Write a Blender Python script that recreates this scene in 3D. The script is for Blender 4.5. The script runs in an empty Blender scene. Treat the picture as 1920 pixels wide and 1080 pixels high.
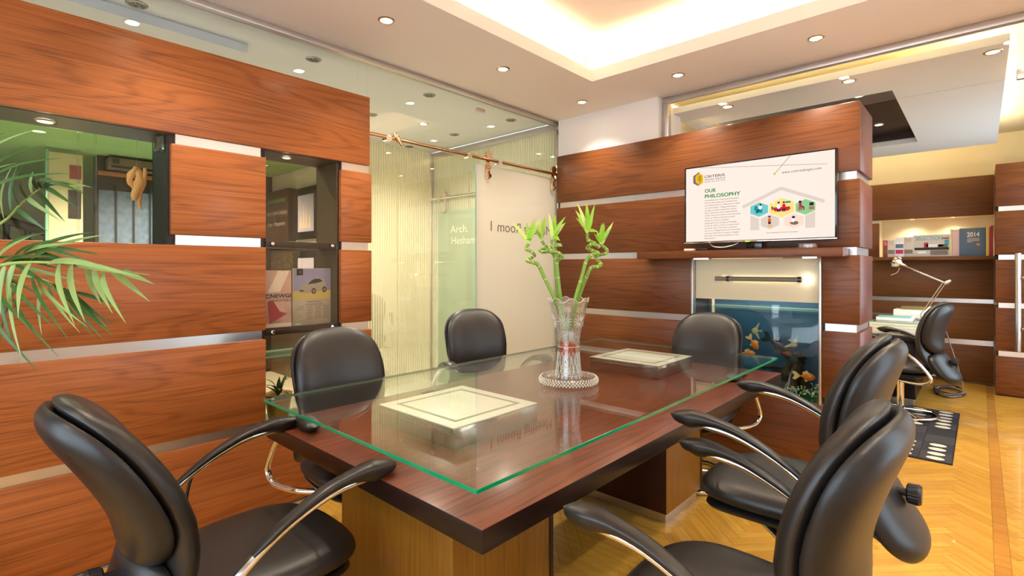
import bpy, bmesh, math, random
from mathutils import Vector, Matrix
random.seed(7)
SC = bpy.context.scene
COL = SC.collection
PI = math.pi

# ------------------------------------------------------------------ camera, world, exposure
cam_d = bpy.data.cameras.new('camera')
cam = bpy.data.objects.new('camera', cam_d)
COL.objects.link(cam)
cam.location = (2.906, 0.0, 1.35)
cam.rotation_euler = (PI / 2, 0, math.radians(42.62))
cam_d.sensor_width = 36.0
cam_d.lens = 36.0 * 955 / 1920
cam_d.shift_y = -37 / 1920
cam_d.clip_start = 0.02
SC.camera = cam

W = bpy.data.worlds.new('daylight')
SC.world = W
W.use_nodes = True
W.node_tree.nodes['Background'].inputs[0].default_value = (0.74, 0.86, 1.0, 1)
W.node_tree.nodes['Background'].inputs[1].default_value = 2.6

SC.view_settings.view_transform = 'Standard'
SC.view_settings.look = 'None'
SC.view_settings.gamma = 1.0
SC.view_settings.use_curve_mapping = False
SC.view_settings.exposure = 1.25
SC.cycles.transparent_max_bounces = 20
SC.cycles.max_bounces = 7
SC.cycles.diffuse_bounces = 4
SC.cycles.glossy_bounces = 3
SC.cycles.transmission_bounces = 4
SC.cycles.caustics_reflective = False
SC.cycles.caustics_refractive = False
SC.cycles.sample_clamp_indirect = 6.0

COVE = 17.0        # LED strip radiance
SPOT = 25.0        # downlight watts
WARM = (1.0, 0.87, 0.70)

# ------------------------------------------------------------------ material helpers
def srgb(r, g, b):
    f = lambda c: (c / 255 / 12.92) if c / 255 <= 0.04045 else ((c / 255 + 0.055) / 1.055) ** 2.4
    return (f(r), f(g), f(b), 1)

def mat_base(name):
    m = bpy.data.materials.new(name)
    m.use_nodes = True
    nt = m.node_tree
    nt.nodes.clear()
    out = nt.nodes.new('ShaderNodeOutputMaterial')
    return m, nt, out

def N(nt, kind, **kw):
    n = nt.nodes.new(kind)
    for k, v in kw.items():
        setattr(n, k, v)
    return n

def P(name, col, rough=0.5, metal=0.0, spec=0.5, coat=0.0, noise=0.0, nscale=8.0, bump=0.0, bscale=60.0, emit=None, estr=0.0, trans=0.0, alpha=1.0):
    m, nt, out = mat_base(name)
    b = N(nt, 'ShaderNodeBsdfPrincipled')
    b.inputs['Base Color'].default_value = col
    b.inputs['Roughness'].default_value = rough
    b.inputs['Metallic'].default_value = metal
    b.inputs['Specular IOR Level'].default_value = spec
    b.inputs['Coat Weight'].default_value = coat
    b.inputs['Transmission Weight'].default_value = trans
    b.inputs['Alpha'].default_value = alpha
    if emit:
        b.inputs['Emission Color'].default_value = emit
        b.inputs['Emission Strength'].default_value = estr
    if noise > 0 or bump > 0:
        tc = N(nt, 'ShaderNodeTexCoord')
    if noise > 0:
        nz = N(nt, 'ShaderNodeTexNoise')
        nz.inputs['Scale'].default_value = nscale
        nz.inputs['Detail'].default_value = 4
        nt.links.new(tc.outputs['Object'], nz.inputs['Vector'])
        mx = N(nt, 'ShaderNodeMix', data_type='RGBA')
        mx.inputs['A'].default_value = tuple(c * (1 - noise) for c in col[:3]) + (1,)
        mx.inputs['B'].default_value = tuple(min(1, c * (1 + noise)) for c in col[:3]) + (1,)
        nt.links.new(nz.outputs['Fac'], mx.inputs['Factor'])
        nt.links.new(mx.outputs['Result'], b.inputs['Base Color'])
    if bump > 0:
        n2 = N(nt, 'ShaderNodeTexNoise')
        n2.inputs['Scale'].default_value = bscale
        n2.inputs['Detail'].default_value = 3
        nt.links.new(tc.outputs['Object'], n2.inputs['Vector'])
        bp = N(nt, 'ShaderNodeBump')
        bp.inputs['Strength'].default_value = bump
        bp.inputs['Distance'].default_value = 0.002
        nt.links.new(n2.outputs['Fac'], bp.inputs['Height'])
        nt.links.new(bp.outputs['Normal'], b.inputs['Normal'])
    nt.links.new(b.outputs[0], out.inputs[0])
    return m

def EMIT(name, col, s):
    m, nt, out = mat_base(name)
    e = N(nt, 'ShaderNodeEmission')
    e.inputs[0].default_value = col if len(col) == 4 else (*col, 1)
    e.inputs[1].default_value = s
    nt.links.new(e.outputs[0], out.inputs[0])
    return m

def WOOD(name, axis, light, mid, dark, rough=0.36, scale=1.0, line=0.46, spec=0.3, coat=0.05, coarse=1.0):
    """veneer with flowing cathedral grain along one local axis"""
    m, nt, out = mat_base(name)
    L = nt.links.new
    tc = N(nt, 'ShaderNodeTexCoord')
    oi = N(nt, 'ShaderNodeObjectInfo')
    mul = N(nt, 'ShaderNodeVectorMath', operation='SCALE')
    cmb = N(nt, 'ShaderNodeCombineXYZ')
    for i, k in enumerate((31.7, 17.3, 53.1)):
        mm = N(nt, 'ShaderNodeMath', operation='MULTIPLY')
        mm.inputs[1].default_value = k
        L(oi.outputs['Random'], mm.inputs[0])
        L(mm.outputs[0], cmb.inputs[i])
    add = N(nt, 'ShaderNodeVectorMath', operation='ADD')
    L(tc.outputs['Object'], add.inputs[0])
    L(cmb.outputs[0], add.inputs[1])
    def mapped(along, across):
        mp = N(nt, 'ShaderNodeMapping')
        s = [across * scale] * 3
        s['xyz'.index(axis)] = along * scale
        mp.inputs['Scale'].default_value = s
        L(add.outputs[0], mp.inputs['Vector'])
        return mp
    mp = mapped(0.42, 4.2 * coarse)
    n1 = N(nt, 'ShaderNodeTexNoise')
    n1.inputs['Scale'].default_value = 1.0
    n1.inputs['Detail'].default_value = 2.5
    n1.inputs['Roughness'].default_value = 0.45
    L(mp.outputs[0], n1.inputs['Vector'])
    k = N(nt, 'ShaderNodeMath', operation='MULTIPLY')
    k.inputs[1].default_value = 120.0
    L(n1.outputs['Fac'], k.inputs[0])
    sn = N(nt, 'ShaderNodeMath', operation='SINE')
    L(k.outputs[0], sn.inputs[0])
    mr = N(nt, 'ShaderNodeMapRange')
    mr.inputs['From Min'].default_value = -0.2
    mr.inputs['From Max'].default_value = 1.0
    L(sn.outputs[0], mr.inputs['Value'])
    pw = N(nt, 'ShaderNodeMath', operation='POWER')
    pw.inputs[1].default_value = 1.6
    L(mr.outputs[0], pw.inputs[0])
    # fine fibres
    mp2 = mapped(2.2, 170.0)
    n2 = N(nt, 'ShaderNodeTexNoise')
    n2.inputs['Scale'].default_value = 1.0
    n2.inputs['Detail'].default_value = 3
    L(mp2.outputs[0], n2.inputs['Vector'])
    # large tone
    mp3 = mapped(1.1, 2.6)
    n3 = N(nt, 'ShaderNodeTexNoise')
    n3.inputs['Scale'].default_value = 1.0
    n3.inputs['Detail'].default_value = 2
    L(mp3.outputs[0], n3.inputs['Vector'])
    r3 = N(nt, 'ShaderNodeMapRange')
    r3.inputs['From Min'].default_value = 0.3
    r3.inputs['From Max'].default_value = 0.7
    L(n3.outputs['Fac'], r3.inputs['Value'])
    c1 = N(nt, 'ShaderNodeMix', data_type='RGBA')
    c1.inputs['A'].default_value = mid
    c1.inputs['B'].default_value = light
    L(r3.outputs[0], c1.inputs['Factor'])
    # fibres modulate the strength of the ring line
    m2 = N(nt, 'ShaderNodeMapRange')
    m2.inputs['From Min'].default_value = 0.35
    m2.inputs['From Max'].default_value = 0.68
    L(n2.outputs['Fac'], m2.inputs['Value'])
    fm = N(nt, 'ShaderNodeMath', operation='MULTIPLY_ADD')
    fm.inputs[1].default_value = 0.65
    fm.inputs[2].default_value = 0.35
    L(m2.outputs[0], fm.inputs[0])
    fl = N(nt, 'ShaderNodeMath', operation='MULTIPLY')
    L(pw.outputs[0], fl.inputs[0])
    L(fm.outputs[0], fl.inputs[1])
    fl2 = N(nt, 'ShaderNodeMath', operation='MULTIPLY')
    fl2.inputs[1].default_value = line
    L(fl.outputs[0], fl2.inputs[0])
    c2 = N(nt, 'ShaderNodeMix', data_type='RGBA')
    c2.inputs['B'].default_value = dark
    L(c1.outputs['Result'], c2.inputs['A'])
    L(fl2.outputs[0], c2.inputs['Factor'])
    f3 = N(nt, 'ShaderNodeMath', operation='MULTIPLY')
    f3.inputs[1].default_value = 0.34
    L(m2.outputs[0], f3.inputs[0])
    c3 = N(nt, 'ShaderNodeMix', data_type='RGBA')
    c3.inputs['B'].default_value = dark
    L(c2.outputs['Result'], c3.inputs['A'])
    L(f3.outputs[0], c3.inputs['Factor'])
    b = N(nt, 'ShaderNodeBsdfPrincipled')
    b.inputs['Roughness'].default_value = rough
    b.inputs['Specular IOR Level'].default_value = spec
    b.inputs['Coat Weight'].default_value = coat
    b.inputs['Coat Roughness'].default_value = 0.18
    L(c3.outputs['Result'], b.inputs['Base Color'])
    bp = N(nt, 'ShaderNodeBump')
    bp.inputs['Strength'].default_value = 0.12
    bp.inputs['Distance'].default_value = 0.001
    L(n2.outputs['Fac'], bp.inputs['Height'])
    L(bp.outputs['Normal'], b.inputs['Normal'])
    L(b.outputs[0], out.inputs[0])
    return m

def schlick(nt, f0, boost=1.0):
    lw = N(nt, 'ShaderNodeLayerWeight')
    lw.inputs['Blend'].default_value = 0.5
    pw = N(nt, 'ShaderNodeMath', operation='POWER')
    pw.inputs[1].default_value = 5.0
    nt.links.new(lw.outputs['Facing'], pw.inputs[0])
    ma = N(nt, 'ShaderNodeMath', operation='MULTIPLY_ADD')
    ma.inputs[1].default_value = (1 - f0) * boost
    ma.inputs[2].default_value = f0
    nt.links.new(pw.outputs[0], ma.inputs[0])
    return ma.outputs[0]

def GLASS(name, tint=(0.97, 1, 0.98), f0=0.045, rough=0.0, boost=1.0, bump=0.0, bscale=40):
    m, nt, out = mat_base(name)
    t = N(nt, 'ShaderNodeBsdfTransparent')
    t.inputs[0].default_value = (*tint, 1)
    g = N(nt, 'ShaderNodeBsdfGlossy')
    g.inputs['Roughness'].default_value = rough
    if bump:
        tc = N(nt, 'ShaderNodeTexCoord')
        vo = N(nt, 'ShaderNodeTexVoronoi')
        vo.inputs['Scale'].default_value = bscale
        nt.links.new(tc.outputs['Object'], vo.inputs['Vector'])
        bp = N(nt, 'ShaderNodeBump')
        bp.inputs['Strength'].default_value = bump
        bp.inputs['Distance'].default_value = 0.01
        nt.links.new(vo.outputs['Distance'], bp.inputs['Height'])
        nt.links.new(bp.outputs['Normal'], g.inputs['Normal'])
    mx = N(nt, 'ShaderNodeMixShader')
    nt.links.new(schlick(nt, f0, boost), mx.inputs[0])
    nt.links.new(t.outputs[0], mx.inputs[1])
    nt.links.new(g.outputs[0], mx.inputs[2])
    nt.links.new(mx.outputs[0], out.inputs[0])
    return m

def FROST(name, col, clear=0.15, tr=0.5, stripe=None, axis=1, pitch=0.03, duty=0.5, gloss=0.05):
    """sand-blasted film: translucent + diffuse, optionally in narrow vertical stripes"""
    m, nt, out = mat_base(name)
    L = nt.links.new
    d = N(nt, 'ShaderNodeBsdfDiffuse')
    d.inputs[0].default_value = col
    tl = N(nt, 'ShaderNodeBsdfTranslucent')
    tl.inputs[0].default_value = col
    a = N(nt, 'ShaderNodeMixShader')
    a.inputs[0].default_value = tr
    L(d.outputs[0], a.inputs[1])
    L(tl.outputs[0], a.inputs[2])
    t = N(nt, 'ShaderNodeBsdfTransparent')
    t.inputs[0].default_value = (0.97, 1, 0.97, 1)
    b = N(nt, 'ShaderNodeMixShader')
    L(a.outputs[0], b.inputs[1])
    L(t.outputs[0], b.inputs[2])
    b.inputs[0].default_value = clear
    if stripe:
        tc = N(nt, 'ShaderNodeTexCoord')
        sp = N(nt, 'ShaderNodeSeparateXYZ')
        L(tc.outputs['Object'], sp.inputs[0])
        dv = N(nt, 'ShaderNodeMath', operation='DIVIDE')
        dv.inputs[1].default_value = pitch
        L(sp.outputs[axis], dv.inputs[0])
        fr = N(nt, 'ShaderNodeMath', operation='FRACT')
        L(dv.outputs[0], fr.inputs[0])
        gt = N(nt, 'ShaderNodeMath', operation='GREATER_THAN')
        gt.inputs[1].default_value = duty
        L(fr.outputs[0], gt.inputs[0])
        ma = N(nt, 'ShaderNodeMath', operation='MULTIPLY_ADD')
        ma.inputs[1].default_value = stripe - clear
        ma.inputs[2].default_value = clear
        L(gt.outputs[0], ma.inputs[0])
        L(ma.outputs[0], b.inputs[0])
    g = N(nt, 'ShaderNodeBsdfGlossy')
    g.inputs['Roughness'].default_value = 0.02
    c = N(nt, 'ShaderNodeMixShader')
    L(schlick(nt, gloss, 0.8), c.inputs[0])
    L(b.outputs[0], c.inputs[1])
    L(g.outputs[0], c.inputs[2])
    L(c.outputs[0], out.inputs[0])
    return m

# ------------------------------------------------------------------ materials
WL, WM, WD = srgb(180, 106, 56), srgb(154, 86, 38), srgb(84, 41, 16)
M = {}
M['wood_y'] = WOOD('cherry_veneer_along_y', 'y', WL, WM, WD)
M['wood_x_shaded'] = WOOD('cherry_veneer_along_x_shaded', 'x', srgb(132, 78, 38), srgb(108, 58, 26), srgb(58, 28, 11))  # same cherry as the left wall, its weaker light painted into a darker tone
M['wood_side_shaded'] = WOOD('cherry_veneer_side_shaded', 'y', srgb(120, 62, 40), srgb(104, 50, 32), srgb(66, 30, 20), line=0.3)  # same cherry on side faces, tone darkened to stand in for their light
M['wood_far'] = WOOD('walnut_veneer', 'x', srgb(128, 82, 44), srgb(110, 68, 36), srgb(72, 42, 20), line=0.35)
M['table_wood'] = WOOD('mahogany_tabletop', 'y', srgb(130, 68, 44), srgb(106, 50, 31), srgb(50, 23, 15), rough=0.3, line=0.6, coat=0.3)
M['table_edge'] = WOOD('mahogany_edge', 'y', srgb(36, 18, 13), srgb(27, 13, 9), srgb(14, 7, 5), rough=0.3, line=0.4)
M['pedestal'] = WOOD('pedestal_bounce_tinted', 'z', srgb(150, 104, 30), srgb(130, 86, 22), srgb(86, 50, 14), rough=0.4, line=0.35, coarse=2)  # yellow hue carries light bounced off the floor, painted into the wood
M['pedestal_shaded'] = WOOD('pedestal_shaded_face', 'z', srgb(64, 28, 16), srgb(48, 20, 12), srgb(28, 11, 8), rough=0.4, line=0.3)  # same pedestal, shade of the far one's end faces painted in
M['core'] = P('dark_brown_carcass', srgb(46, 28, 20), 0.5, noise=0.1)
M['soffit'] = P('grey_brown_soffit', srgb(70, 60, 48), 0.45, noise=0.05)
def parquet(name, a, b, d):
    m, nt, out = mat_base(name)
    L = nt.links.new
    tc = N(nt, 'ShaderNodeTexCoord'); oi = N(nt, 'ShaderNodeObjectInfo')
    mp = N(nt, 'ShaderNodeMapping'); mp.inputs['Scale'].default_value = (3, 45, 45)
    ad = N(nt, 'ShaderNodeVectorMath', operation='ADD')
    cb = N(nt, 'ShaderNodeCombineXYZ')
    mm = N(nt, 'ShaderNodeMath', operation='MULTIPLY'); mm.inputs[1].default_value = 41.0
    L(oi.outputs['Random'], mm.inputs[0]); L(mm.outputs[0], cb.inputs[0]); L(mm.outputs[0], cb.inputs[1])
    L(tc.outputs['Object'], ad.inputs[0]); L(cb.outputs[0], ad.inputs[1]); L(ad.outputs[0], mp.inputs['Vector'])
    nz = N(nt, 'ShaderNodeTexNoise'); nz.inputs['Scale'].default_value = 1.0; nz.inputs['Detail'].default_value = 4
    L(mp.outputs[0], nz.inputs['Vector'])
    mx = N(nt, 'ShaderNodeMix', data_type='RGBA'); mx.inputs['A'].default_value = a; mx.inputs['B'].default_value = b
    L(oi.outputs['Random'], mx.inputs['Factor'])
    rg = N(nt, 'ShaderNodeMapRange'); rg.inputs['From Min'].default_value = 0.4; rg.inputs['From Max'].default_value = 0.75; rg.inputs['To Max'].default_value = 0.5
    L(nz.outputs['Fac'], rg.inputs['Value'])
    m2 = N(nt, 'ShaderNodeMix', data_type='RGBA'); m2.inputs['B'].default_value = d
    L(mx.outputs['Result'], m2.inputs['A']); L(rg.outputs[0], m2.inputs['Factor'])
    bs = N(nt, 'ShaderNodeBsdfPrincipled'); bs.inputs['Roughness'].default_value = 0.25; bs.inputs['Coat Weight'].default_value = 0.2
    L(m2.outputs['Result'], bs.inputs['Base Color']); L(bs.outputs[0], out.inputs[0])
    return m
M['plank'] = parquet('honey_oak_parquet', srgb(206, 160, 66), srgb(192, 140, 52), srgb(154, 100, 34))
M['plank_band'] = parquet('dark_oak_band', srgb(190, 134, 54), srgb(176, 120, 46), srgb(136, 84, 30))
M['screed'] = P('floor_joint', srgb(92, 58, 22), 0.6)
M['tile'] = P('beige_floor_tile', srgb(208, 204, 190), 0.3, noise=0.05)
M['ceil'] = P('ceiling_paint', srgb(238, 224, 210), 0.75, noise=0.015, nscale=3)
M['white'] = P('white_plaster', srgb(238, 228, 222), 0.7, noise=0.015, nscale=3)
M['cream'] = P('cream_plaster', srgb(234, 220, 184), 0.7, noise=0.02)
M['greyceil'] = P('grey_ceiling_paint', srgb(214, 216, 216), 0.7, noise=0.015)
M['green'] = P('green_paint', srgb(150, 184, 126), 0.6, noise=0.03)
M['alu'] = P('brushed_aluminium', srgb(214, 208, 204), 0.3, metal=1.0)
M['alu_frame'] = P('satin_aluminium_frame', srgb(206, 196, 190), 0.35, metal=0.85)
M['chrome'] = P('polished_chrome', srgb(225, 222, 220), 0.07, metal=1.0)
M['brass'] = P('warm_polished_steel', srgb(222, 186, 150), 0.12, metal=1.0)
M['leather'] = P('black_leather', srgb(30, 27, 26), 0.40, spec=0.55, bump=0.12, bscale=240)
M['leather_back'] = P('black_leather_shell', srgb(24, 23, 25), 0.38, spec=0.5, bump=0.12, bscale=260)
M['plastic'] = P('black_soft_plastic', srgb(30, 28, 27), 0.36, spec=0.5, bump=0.1, bscale=300)
M['black'] = P('gloss_black', srgb(10, 10, 12), 0.12, spec=0.6)
M['matteblack'] = P('matte_black', srgb(18, 17, 17), 0.5)
M['glass'] = GLASS('clear_glass', (0.985, 0.995, 0.985), 0.045)
M['glass_clear'] = GLASS('window_glass', (0.98, 1, 0.99), 0.03)
M['glass_table'] = GLASS('tabletop_glass', (0.98, 1.0, 0.985), 0.05, boost=0.85)
M['glass_green'] = GLASS('green_tinted_glass', (0.90, 0.97, 0.88), 0.025)
M['glass_brown'] = GLASS('bronze_tinted_glass', (0.86, 0.83, 0.74), 0.05)
M['glass_front'] = GLASS('pale_bronze_glass', (0.95, 0.93, 0.88), 0.022)
M['edge_green'] = P('green_glass_edge', srgb(0, 138, 92), 0.15, spec=0.7)
M['edge_pale'] = P('pale_glass_edge', srgb(150, 190, 170), 0.15, spec=0.6)
def CRYSTAL(name):
    m, nt, out = mat_base(name)
    L = nt.links.new
    t = N(nt, 'ShaderNodeBsdfTransparent'); t.inputs[0].default_value = (0.99, 0.99, 0.98, 1)
    gl = N(nt, 'ShaderNodeBsdfGlass'); gl.inputs['IOR'].default_value = 1.48; gl.inputs['Roughness'].default_value = 0.0
    tc = N(nt, 'ShaderNodeTexCoord'); vo = N(nt, 'ShaderNodeTexVoronoi', feature='DISTANCE_TO_EDGE'); vo.inputs['Scale'].default_value = 55
    L(tc.outputs['Object'], vo.inputs['Vector'])
    bp = N(nt, 'ShaderNodeBump'); bp.inputs['Strength'].default_value = 0.5; bp.inputs['Distance'].default_value = 0.004
    L(vo.outputs['Distance'], bp.inputs['Height'])
    g = N(nt, 'ShaderNodeBsdfGlossy'); g.inputs['Roughness'].default_value = 0.03
    L(bp.outputs['Normal'], g.inputs['Normal'])
    d = N(nt, 'ShaderNodeBsdfTranslucent'); d.inputs[0].default_value = (0.97, 0.96, 0.93, 1)
    a = N(nt, 'ShaderNodeMixShader'); a.inputs[0].default_value = 0.15
    L(t.outputs[0], a.inputs[1]); L(gl.outputs[0], a.inputs[2])
    a2 = N(nt, 'ShaderNodeMixShader'); a2.inputs[0].default_value = 0.05
    L(a.outputs[0], a2.inputs[1]); L(d.outputs[0], a2.inputs[2])
    b = N(nt, 'ShaderNodeMixShader')
    L(schlick(nt, 0.13), b.inputs[0]); L(a2.outputs[0], b.inputs[1]); L(g.outputs[0], b.inputs[2])
    L(b.outputs[0], out.inputs[0])
    return m
M['crystal'] = CRYSTAL('cut_crystal')
M['water'] = GLASS('water', (0.97, 0.98, 0.93), 0.03)
M['frost'] = FROST('frosted_door_film', srgb(226, 220, 208), clear=0.12, tr=0.5)
M['stripe_y'] = FROST('striped_film_along_y', srgb(232, 228, 200), clear=0.22, tr=0.5, stripe=0.85, axis=1, pitch=0.031, duty=0.55)
M['stripe_x'] = FROST('striped_film_along_x', srgb(226, 228, 208), clear=0.22, tr=0.5, stripe=0.8, axis=0, pitch=0.031, duty=0.55)
M['frost_green'] = FROST('pale_green_frosted_film', srgb(206, 218, 196), clear=0.25, tr=0.5)
M['led'] = EMIT('warm_led_strip', (1.0, 0.82, 0.58), COVE)
M['led_office'] = EMIT('yellow_led_strip', (1.0, 0.76, 0.40), 22.0)
M['lamp_on'] = EMIT('lit_downlight_lens', (1.0, 0.88, 0.66), 30.0)
M['lamp_small'] = EMIT('lit_niche_spot', (1.0, 0.86, 0.52), 16.0)
M['lamp_off'] = P('unlit_downlight_lens', srgb(120, 116, 108), 0.3)
M['ring'] = P('downlight_trim', srgb(190, 170, 140), 0.25, metal=0.8)
M['ring_grey'] = P('downlight_trim_grey', srgb(140, 138, 132), 0.3, metal=0.7)

# ------------------------------------------------------------------ geometry helpers
WO = {}
def worg(o):
    return WO.get(o.name, Vector((0, 0, 0)))

def finish(name, me, mat, parent, smooth=0, org=None):
    mats = mat if isinstance(mat, (list, tuple)) else [mat]
    for m in mats:
        me.materials.append(M[m] if isinstance(m, str) else m)
    vs = me.vertices
    n = len(vs)
    co = [0.0] * (n * 3)
    vs.foreach_get('co', co)
    if org is None:
        xs, ys, zs = co[0::3], co[1::3], co[2::3]
        org = Vector(((min(xs) + max(xs)) / 2, (min(ys) + max(ys)) / 2, (min(zs) + max(zs)) / 2))
    org = Vector(org)
    me.transform(Matrix.Translation(-org))
    if smooth:
        me.polygons.foreach_set('use_smooth', [True] * len(me.polygons))
        me.set_sharp_from_angle(angle=math.radians(smooth if smooth > 1 else 40))
    me.update()
    o = bpy.data.objects.new(name, me)
    COL.objects.link(o)
    if parent is not None:
        o.parent = parent
        o.location = org - worg(parent)
    else:
        o.location = org
    WO[o.name] = org
    return o

def empty(name, loc, label=None, cat=None, group=None, kind=None):
    o = bpy.data.objects.new(name, None)
    o.empty_display_size = 0.1
    COL.objects.link(o)
    o.location = loc
    WO[o.name] = Vector(loc)
    return tag(o, label, cat, group, kind)

def tag(o, label=None, cat=None, group=None, kind=None):
    if label: o['label'] = label
    if cat: o['category'] = cat
    if group: o['group'] = group
    if kind: o['kind'] = kind
    return o

def S(o, label=None):
    return tag(o, label, None, None, 'structure')

class G:
    def __init__(s):
        s.v = []; s.f = []; s.mi = []
    def add(s, vs, fs, mi=0):
        b = len(s.v)
        s.v += [tuple(p) for p in vs]
        s.f += [tuple(i + b for i in f) for f in fs]
        s.mi += [mi] * len(fs)
        return s
    def box(s, x0, x1, y0, y1, z0, z1, bev=0.0, seg=2, mi=0):
        if bev <= 0:
            vs = [(x, y, z) for z in (z0, z1) for y in (y0, y1) for x in (x0, x1)]
            return s.add(vs, [(0, 2, 3, 1), (4, 5, 7, 6), (0, 1, 5, 4), (2, 6, 7, 3), (0, 4, 6, 2), (1, 3, 7, 5)], mi)
        bm = bmesh.new()
        bmesh.ops.create_cube(bm, size=1)
        for v in bm.verts:
            v.co = Vector(((x0 + x1) / 2 + v.co.x * (x1 - x0), (y0 + y1) / 2 + v.co.y * (y1 - y0), (z0 + z1) / 2 + v.co.z * (z1 - z0)))
        bmesh.ops.bevel(bm, geom=bm.edges[:], offset=bev, segments=seg, affect='EDGES', profile=0.5)
        bm.verts.index_update()
        s.add([v.co[:] for v in bm.verts], [[v.index for v in f.verts] for f in bm.faces], mi)
        bm.free()
        return s
    def tube(s, pts, r, seg=10, closed=False, flat=1.0, up=None, caps=True, mi=0):
        pts = [Vector(p) for p in pts]
        n = len(pts)
        rs = r if isinstance(r, (list, tuple)) else [r] * n
        vs = []
        prev = None
        for i, p in enumerate(pts):
            if closed:
                d = pts[(i + 1) % n] - pts[i - 1]
            else:
                d = pts[min(i + 1, n - 1)] - pts[max(i - 1, 0)]
            d.normalize()
            if prev is None:
                u = Vector(up) if up else (Vector((0, 0, 1)) if abs(d.z) < 0.9 else Vector((1, 0, 0)))
            else:
                u = prev
            a = (u - d * u.dot(d))
            if a.length < 1e-6:
                a = d.orthogonal()
            a.normalize()
            prev = a
            b = d.cross(a)
            for k in range(seg):
                t = 2 * PI * k / seg
                vs.append(p + a * (math.cos(t) * rs[i] * flat) + b * (math.sin(t) * rs[i]))
        fs = []
        m = n if closed else n - 1
        for i in range(m):
            for k in range(seg):
                i2 = (i + 1) % n
                fs.append((i * seg + k, i * seg + (k + 1) % seg, i2 * seg + (k + 1) % seg, i2 * seg + k))
        if caps and not closed:
            fs.append(tuple(range(seg))[::-1])
            fs.append(tuple((n - 1) * seg + k for k in range(seg)))
        return s.add(vs, fs, mi)
    def cyl(s, p0, p1, r, seg=16, mi=0):
        return s.tube([p0, p1], r, seg, mi=mi)
    def lathe(s, prof, c=(0, 0, 0), seg=32, fn=None, mi=0):
        vs = []
        for j, (r, z) in enumerate(prof):
            for k in range(seg):
                t = 2 * PI * k / seg
                rr, zz = (r, z) if fn is None else fn(r, z, t, j)
                vs.append((c[0] + rr * math.cos(t), c[1] + rr * math.sin(t), c[2] + zz))
        fs = []
        for j in range(len(prof) - 1):
            for k in range(seg):
                fs.append((j * seg + k, j * seg + (k + 1) % seg, (j + 1) * seg + (k + 1) % seg, (j + 1) * seg + k))
        return s.add(vs, fs, mi)
    def prism(s, pts, axis, a, b, mi=0):
        """2-D outline extruded along an axis from a to b"""
        def mk(p, h):
            q = list(p)
            q.insert(axis, h)
            return q
        n = len(pts)
        vs = [mk(p, a) for p in pts] + [mk(p, b) for p in pts]
        fs = [tuple(range(n)), tuple(range(2 * n - 1, n - 1, -1))]
        for i in range(n):
            j = (i + 1) % n
            fs.append((i, i + n, j + n, j))
        return s.add(vs, fs, mi)
    def ball(s, c, rx, ry=None, rz=None, seg=12, rings=8, mi=0):
        ry = ry or rx; rz = rz or rx
        prof = [(math.sin(PI * j / rings), -math.cos(PI * j / rings)) for j in range(rings + 1)]
        vs = []
        for r, z in prof:
            for k in range(seg):
                t = 2 * PI * k / seg
                vs.append((c[0] + rx * max(r, 1e-4) * math.cos(t), c[1] + ry * max(r, 1e-4) * math.sin(t), c[2] + rz * z))
        fs = []
        for j in range(rings):
            for k in range(seg):
                fs.append((j * seg + k, j * seg + (k + 1) % seg, (j + 1) * seg + (k + 1) % seg, (j + 1) * seg + k))
        return s.add(vs, fs, mi)
    def mesh(s, name='m'):
        me = bpy.data.meshes.new(name)
        me.from_pydata(s.v, [], s.f)
        if any(s.mi):
            me.polygons.foreach_set('material_index', s.mi)
        bm = bmesh.new()
        bm.from_mesh(me)
        bmesh.ops.recalc_face_normals(bm, faces=bm.faces[:])
        bm.to_mesh(me)
        bm.free()
        return me
    def build(s, name, mat, parent=None, smooth=0, org=None):
        return finish(name, s.mesh(name), mat, parent, smooth, org)

def box(name, x0, x1, y0, y1, z0, z1, mat, parent=None, bev=0.0, seg=2):
    return G().box(x0, x1, y0, y1, z0, z1, bev, seg).build(name, mat, parent, smooth=35 if bev else 0)

_txt_cache = {}
def text_mesh(s, bold=0.0):
    cu = bpy.data.curves.new('t', 'FONT')
    cu.body = s
    cu.size = 1.0
    cu.resolution_u = 3
    cu.offset = bold
    o = bpy.data.objects.new('t', cu)
    me = bpy.data.meshes.new_from_object(o)
    bpy.data.objects.remove(o)
    return me

def text(name, s, mat, parent, org, right, upv, height=None, width=None, bold=0.0, align='L', normal_off=0.0, cap=0.7):
    """flat lettering; org = baseline start in world space, right/upv unit vectors"""
    me = text_mesh(s, bold)
    xs = [v.co.x for v in me.vertices]
    if not xs:
        return None
    x0, x1 = min(xs), max(xs)
    sx = sy = None
    if height: sy = height / cap
    if width: sx = width / (x1 - x0)
    sx = sx or sy
    sy = sy or sx
    R, U = Vector(right), Vector(upv)
    nrm = R.cross(U)
    off = {'L': x0, 'R': x1, 'C': (x0 + x1) / 2}[align]
    o0 = Vector(org)
    for v in me.vertices:
        v.co = o0 + R * ((v.co.x - off) * sx) + U * (v.co.y * sy) + nrm * normal_off
    return finish(name, me, mat, parent)

def copy_tree(o, parent=None):
    c = o.copy()
    COL.objects.link(c)
    if parent is not None:
        c.parent = parent
    for ch in list(o.children):
        copy_tree(ch, c)
    return c

def catmull(pts, n=6):
    pts = [Vector(p) for p in pts]
    out = []
    for i in range(len(pts) - 1):
        p0 = pts[max(i - 1, 0)]; p1 = pts[i]; p2 = pts[i + 1]; p3 = pts[min(i + 2, len(pts) - 1)]
        for k in range(n):
            t = k / n
            out.append(0.5 * ((2 * p1) + (p2 - p0) * t + (2 * p0 - 5 * p1 + 4 * p2 - p3) * t * t + (3 * p1 - p0 - 3 * p2 + p3) * t ** 3))
    out.append(pts[-1])
    return out

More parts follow.
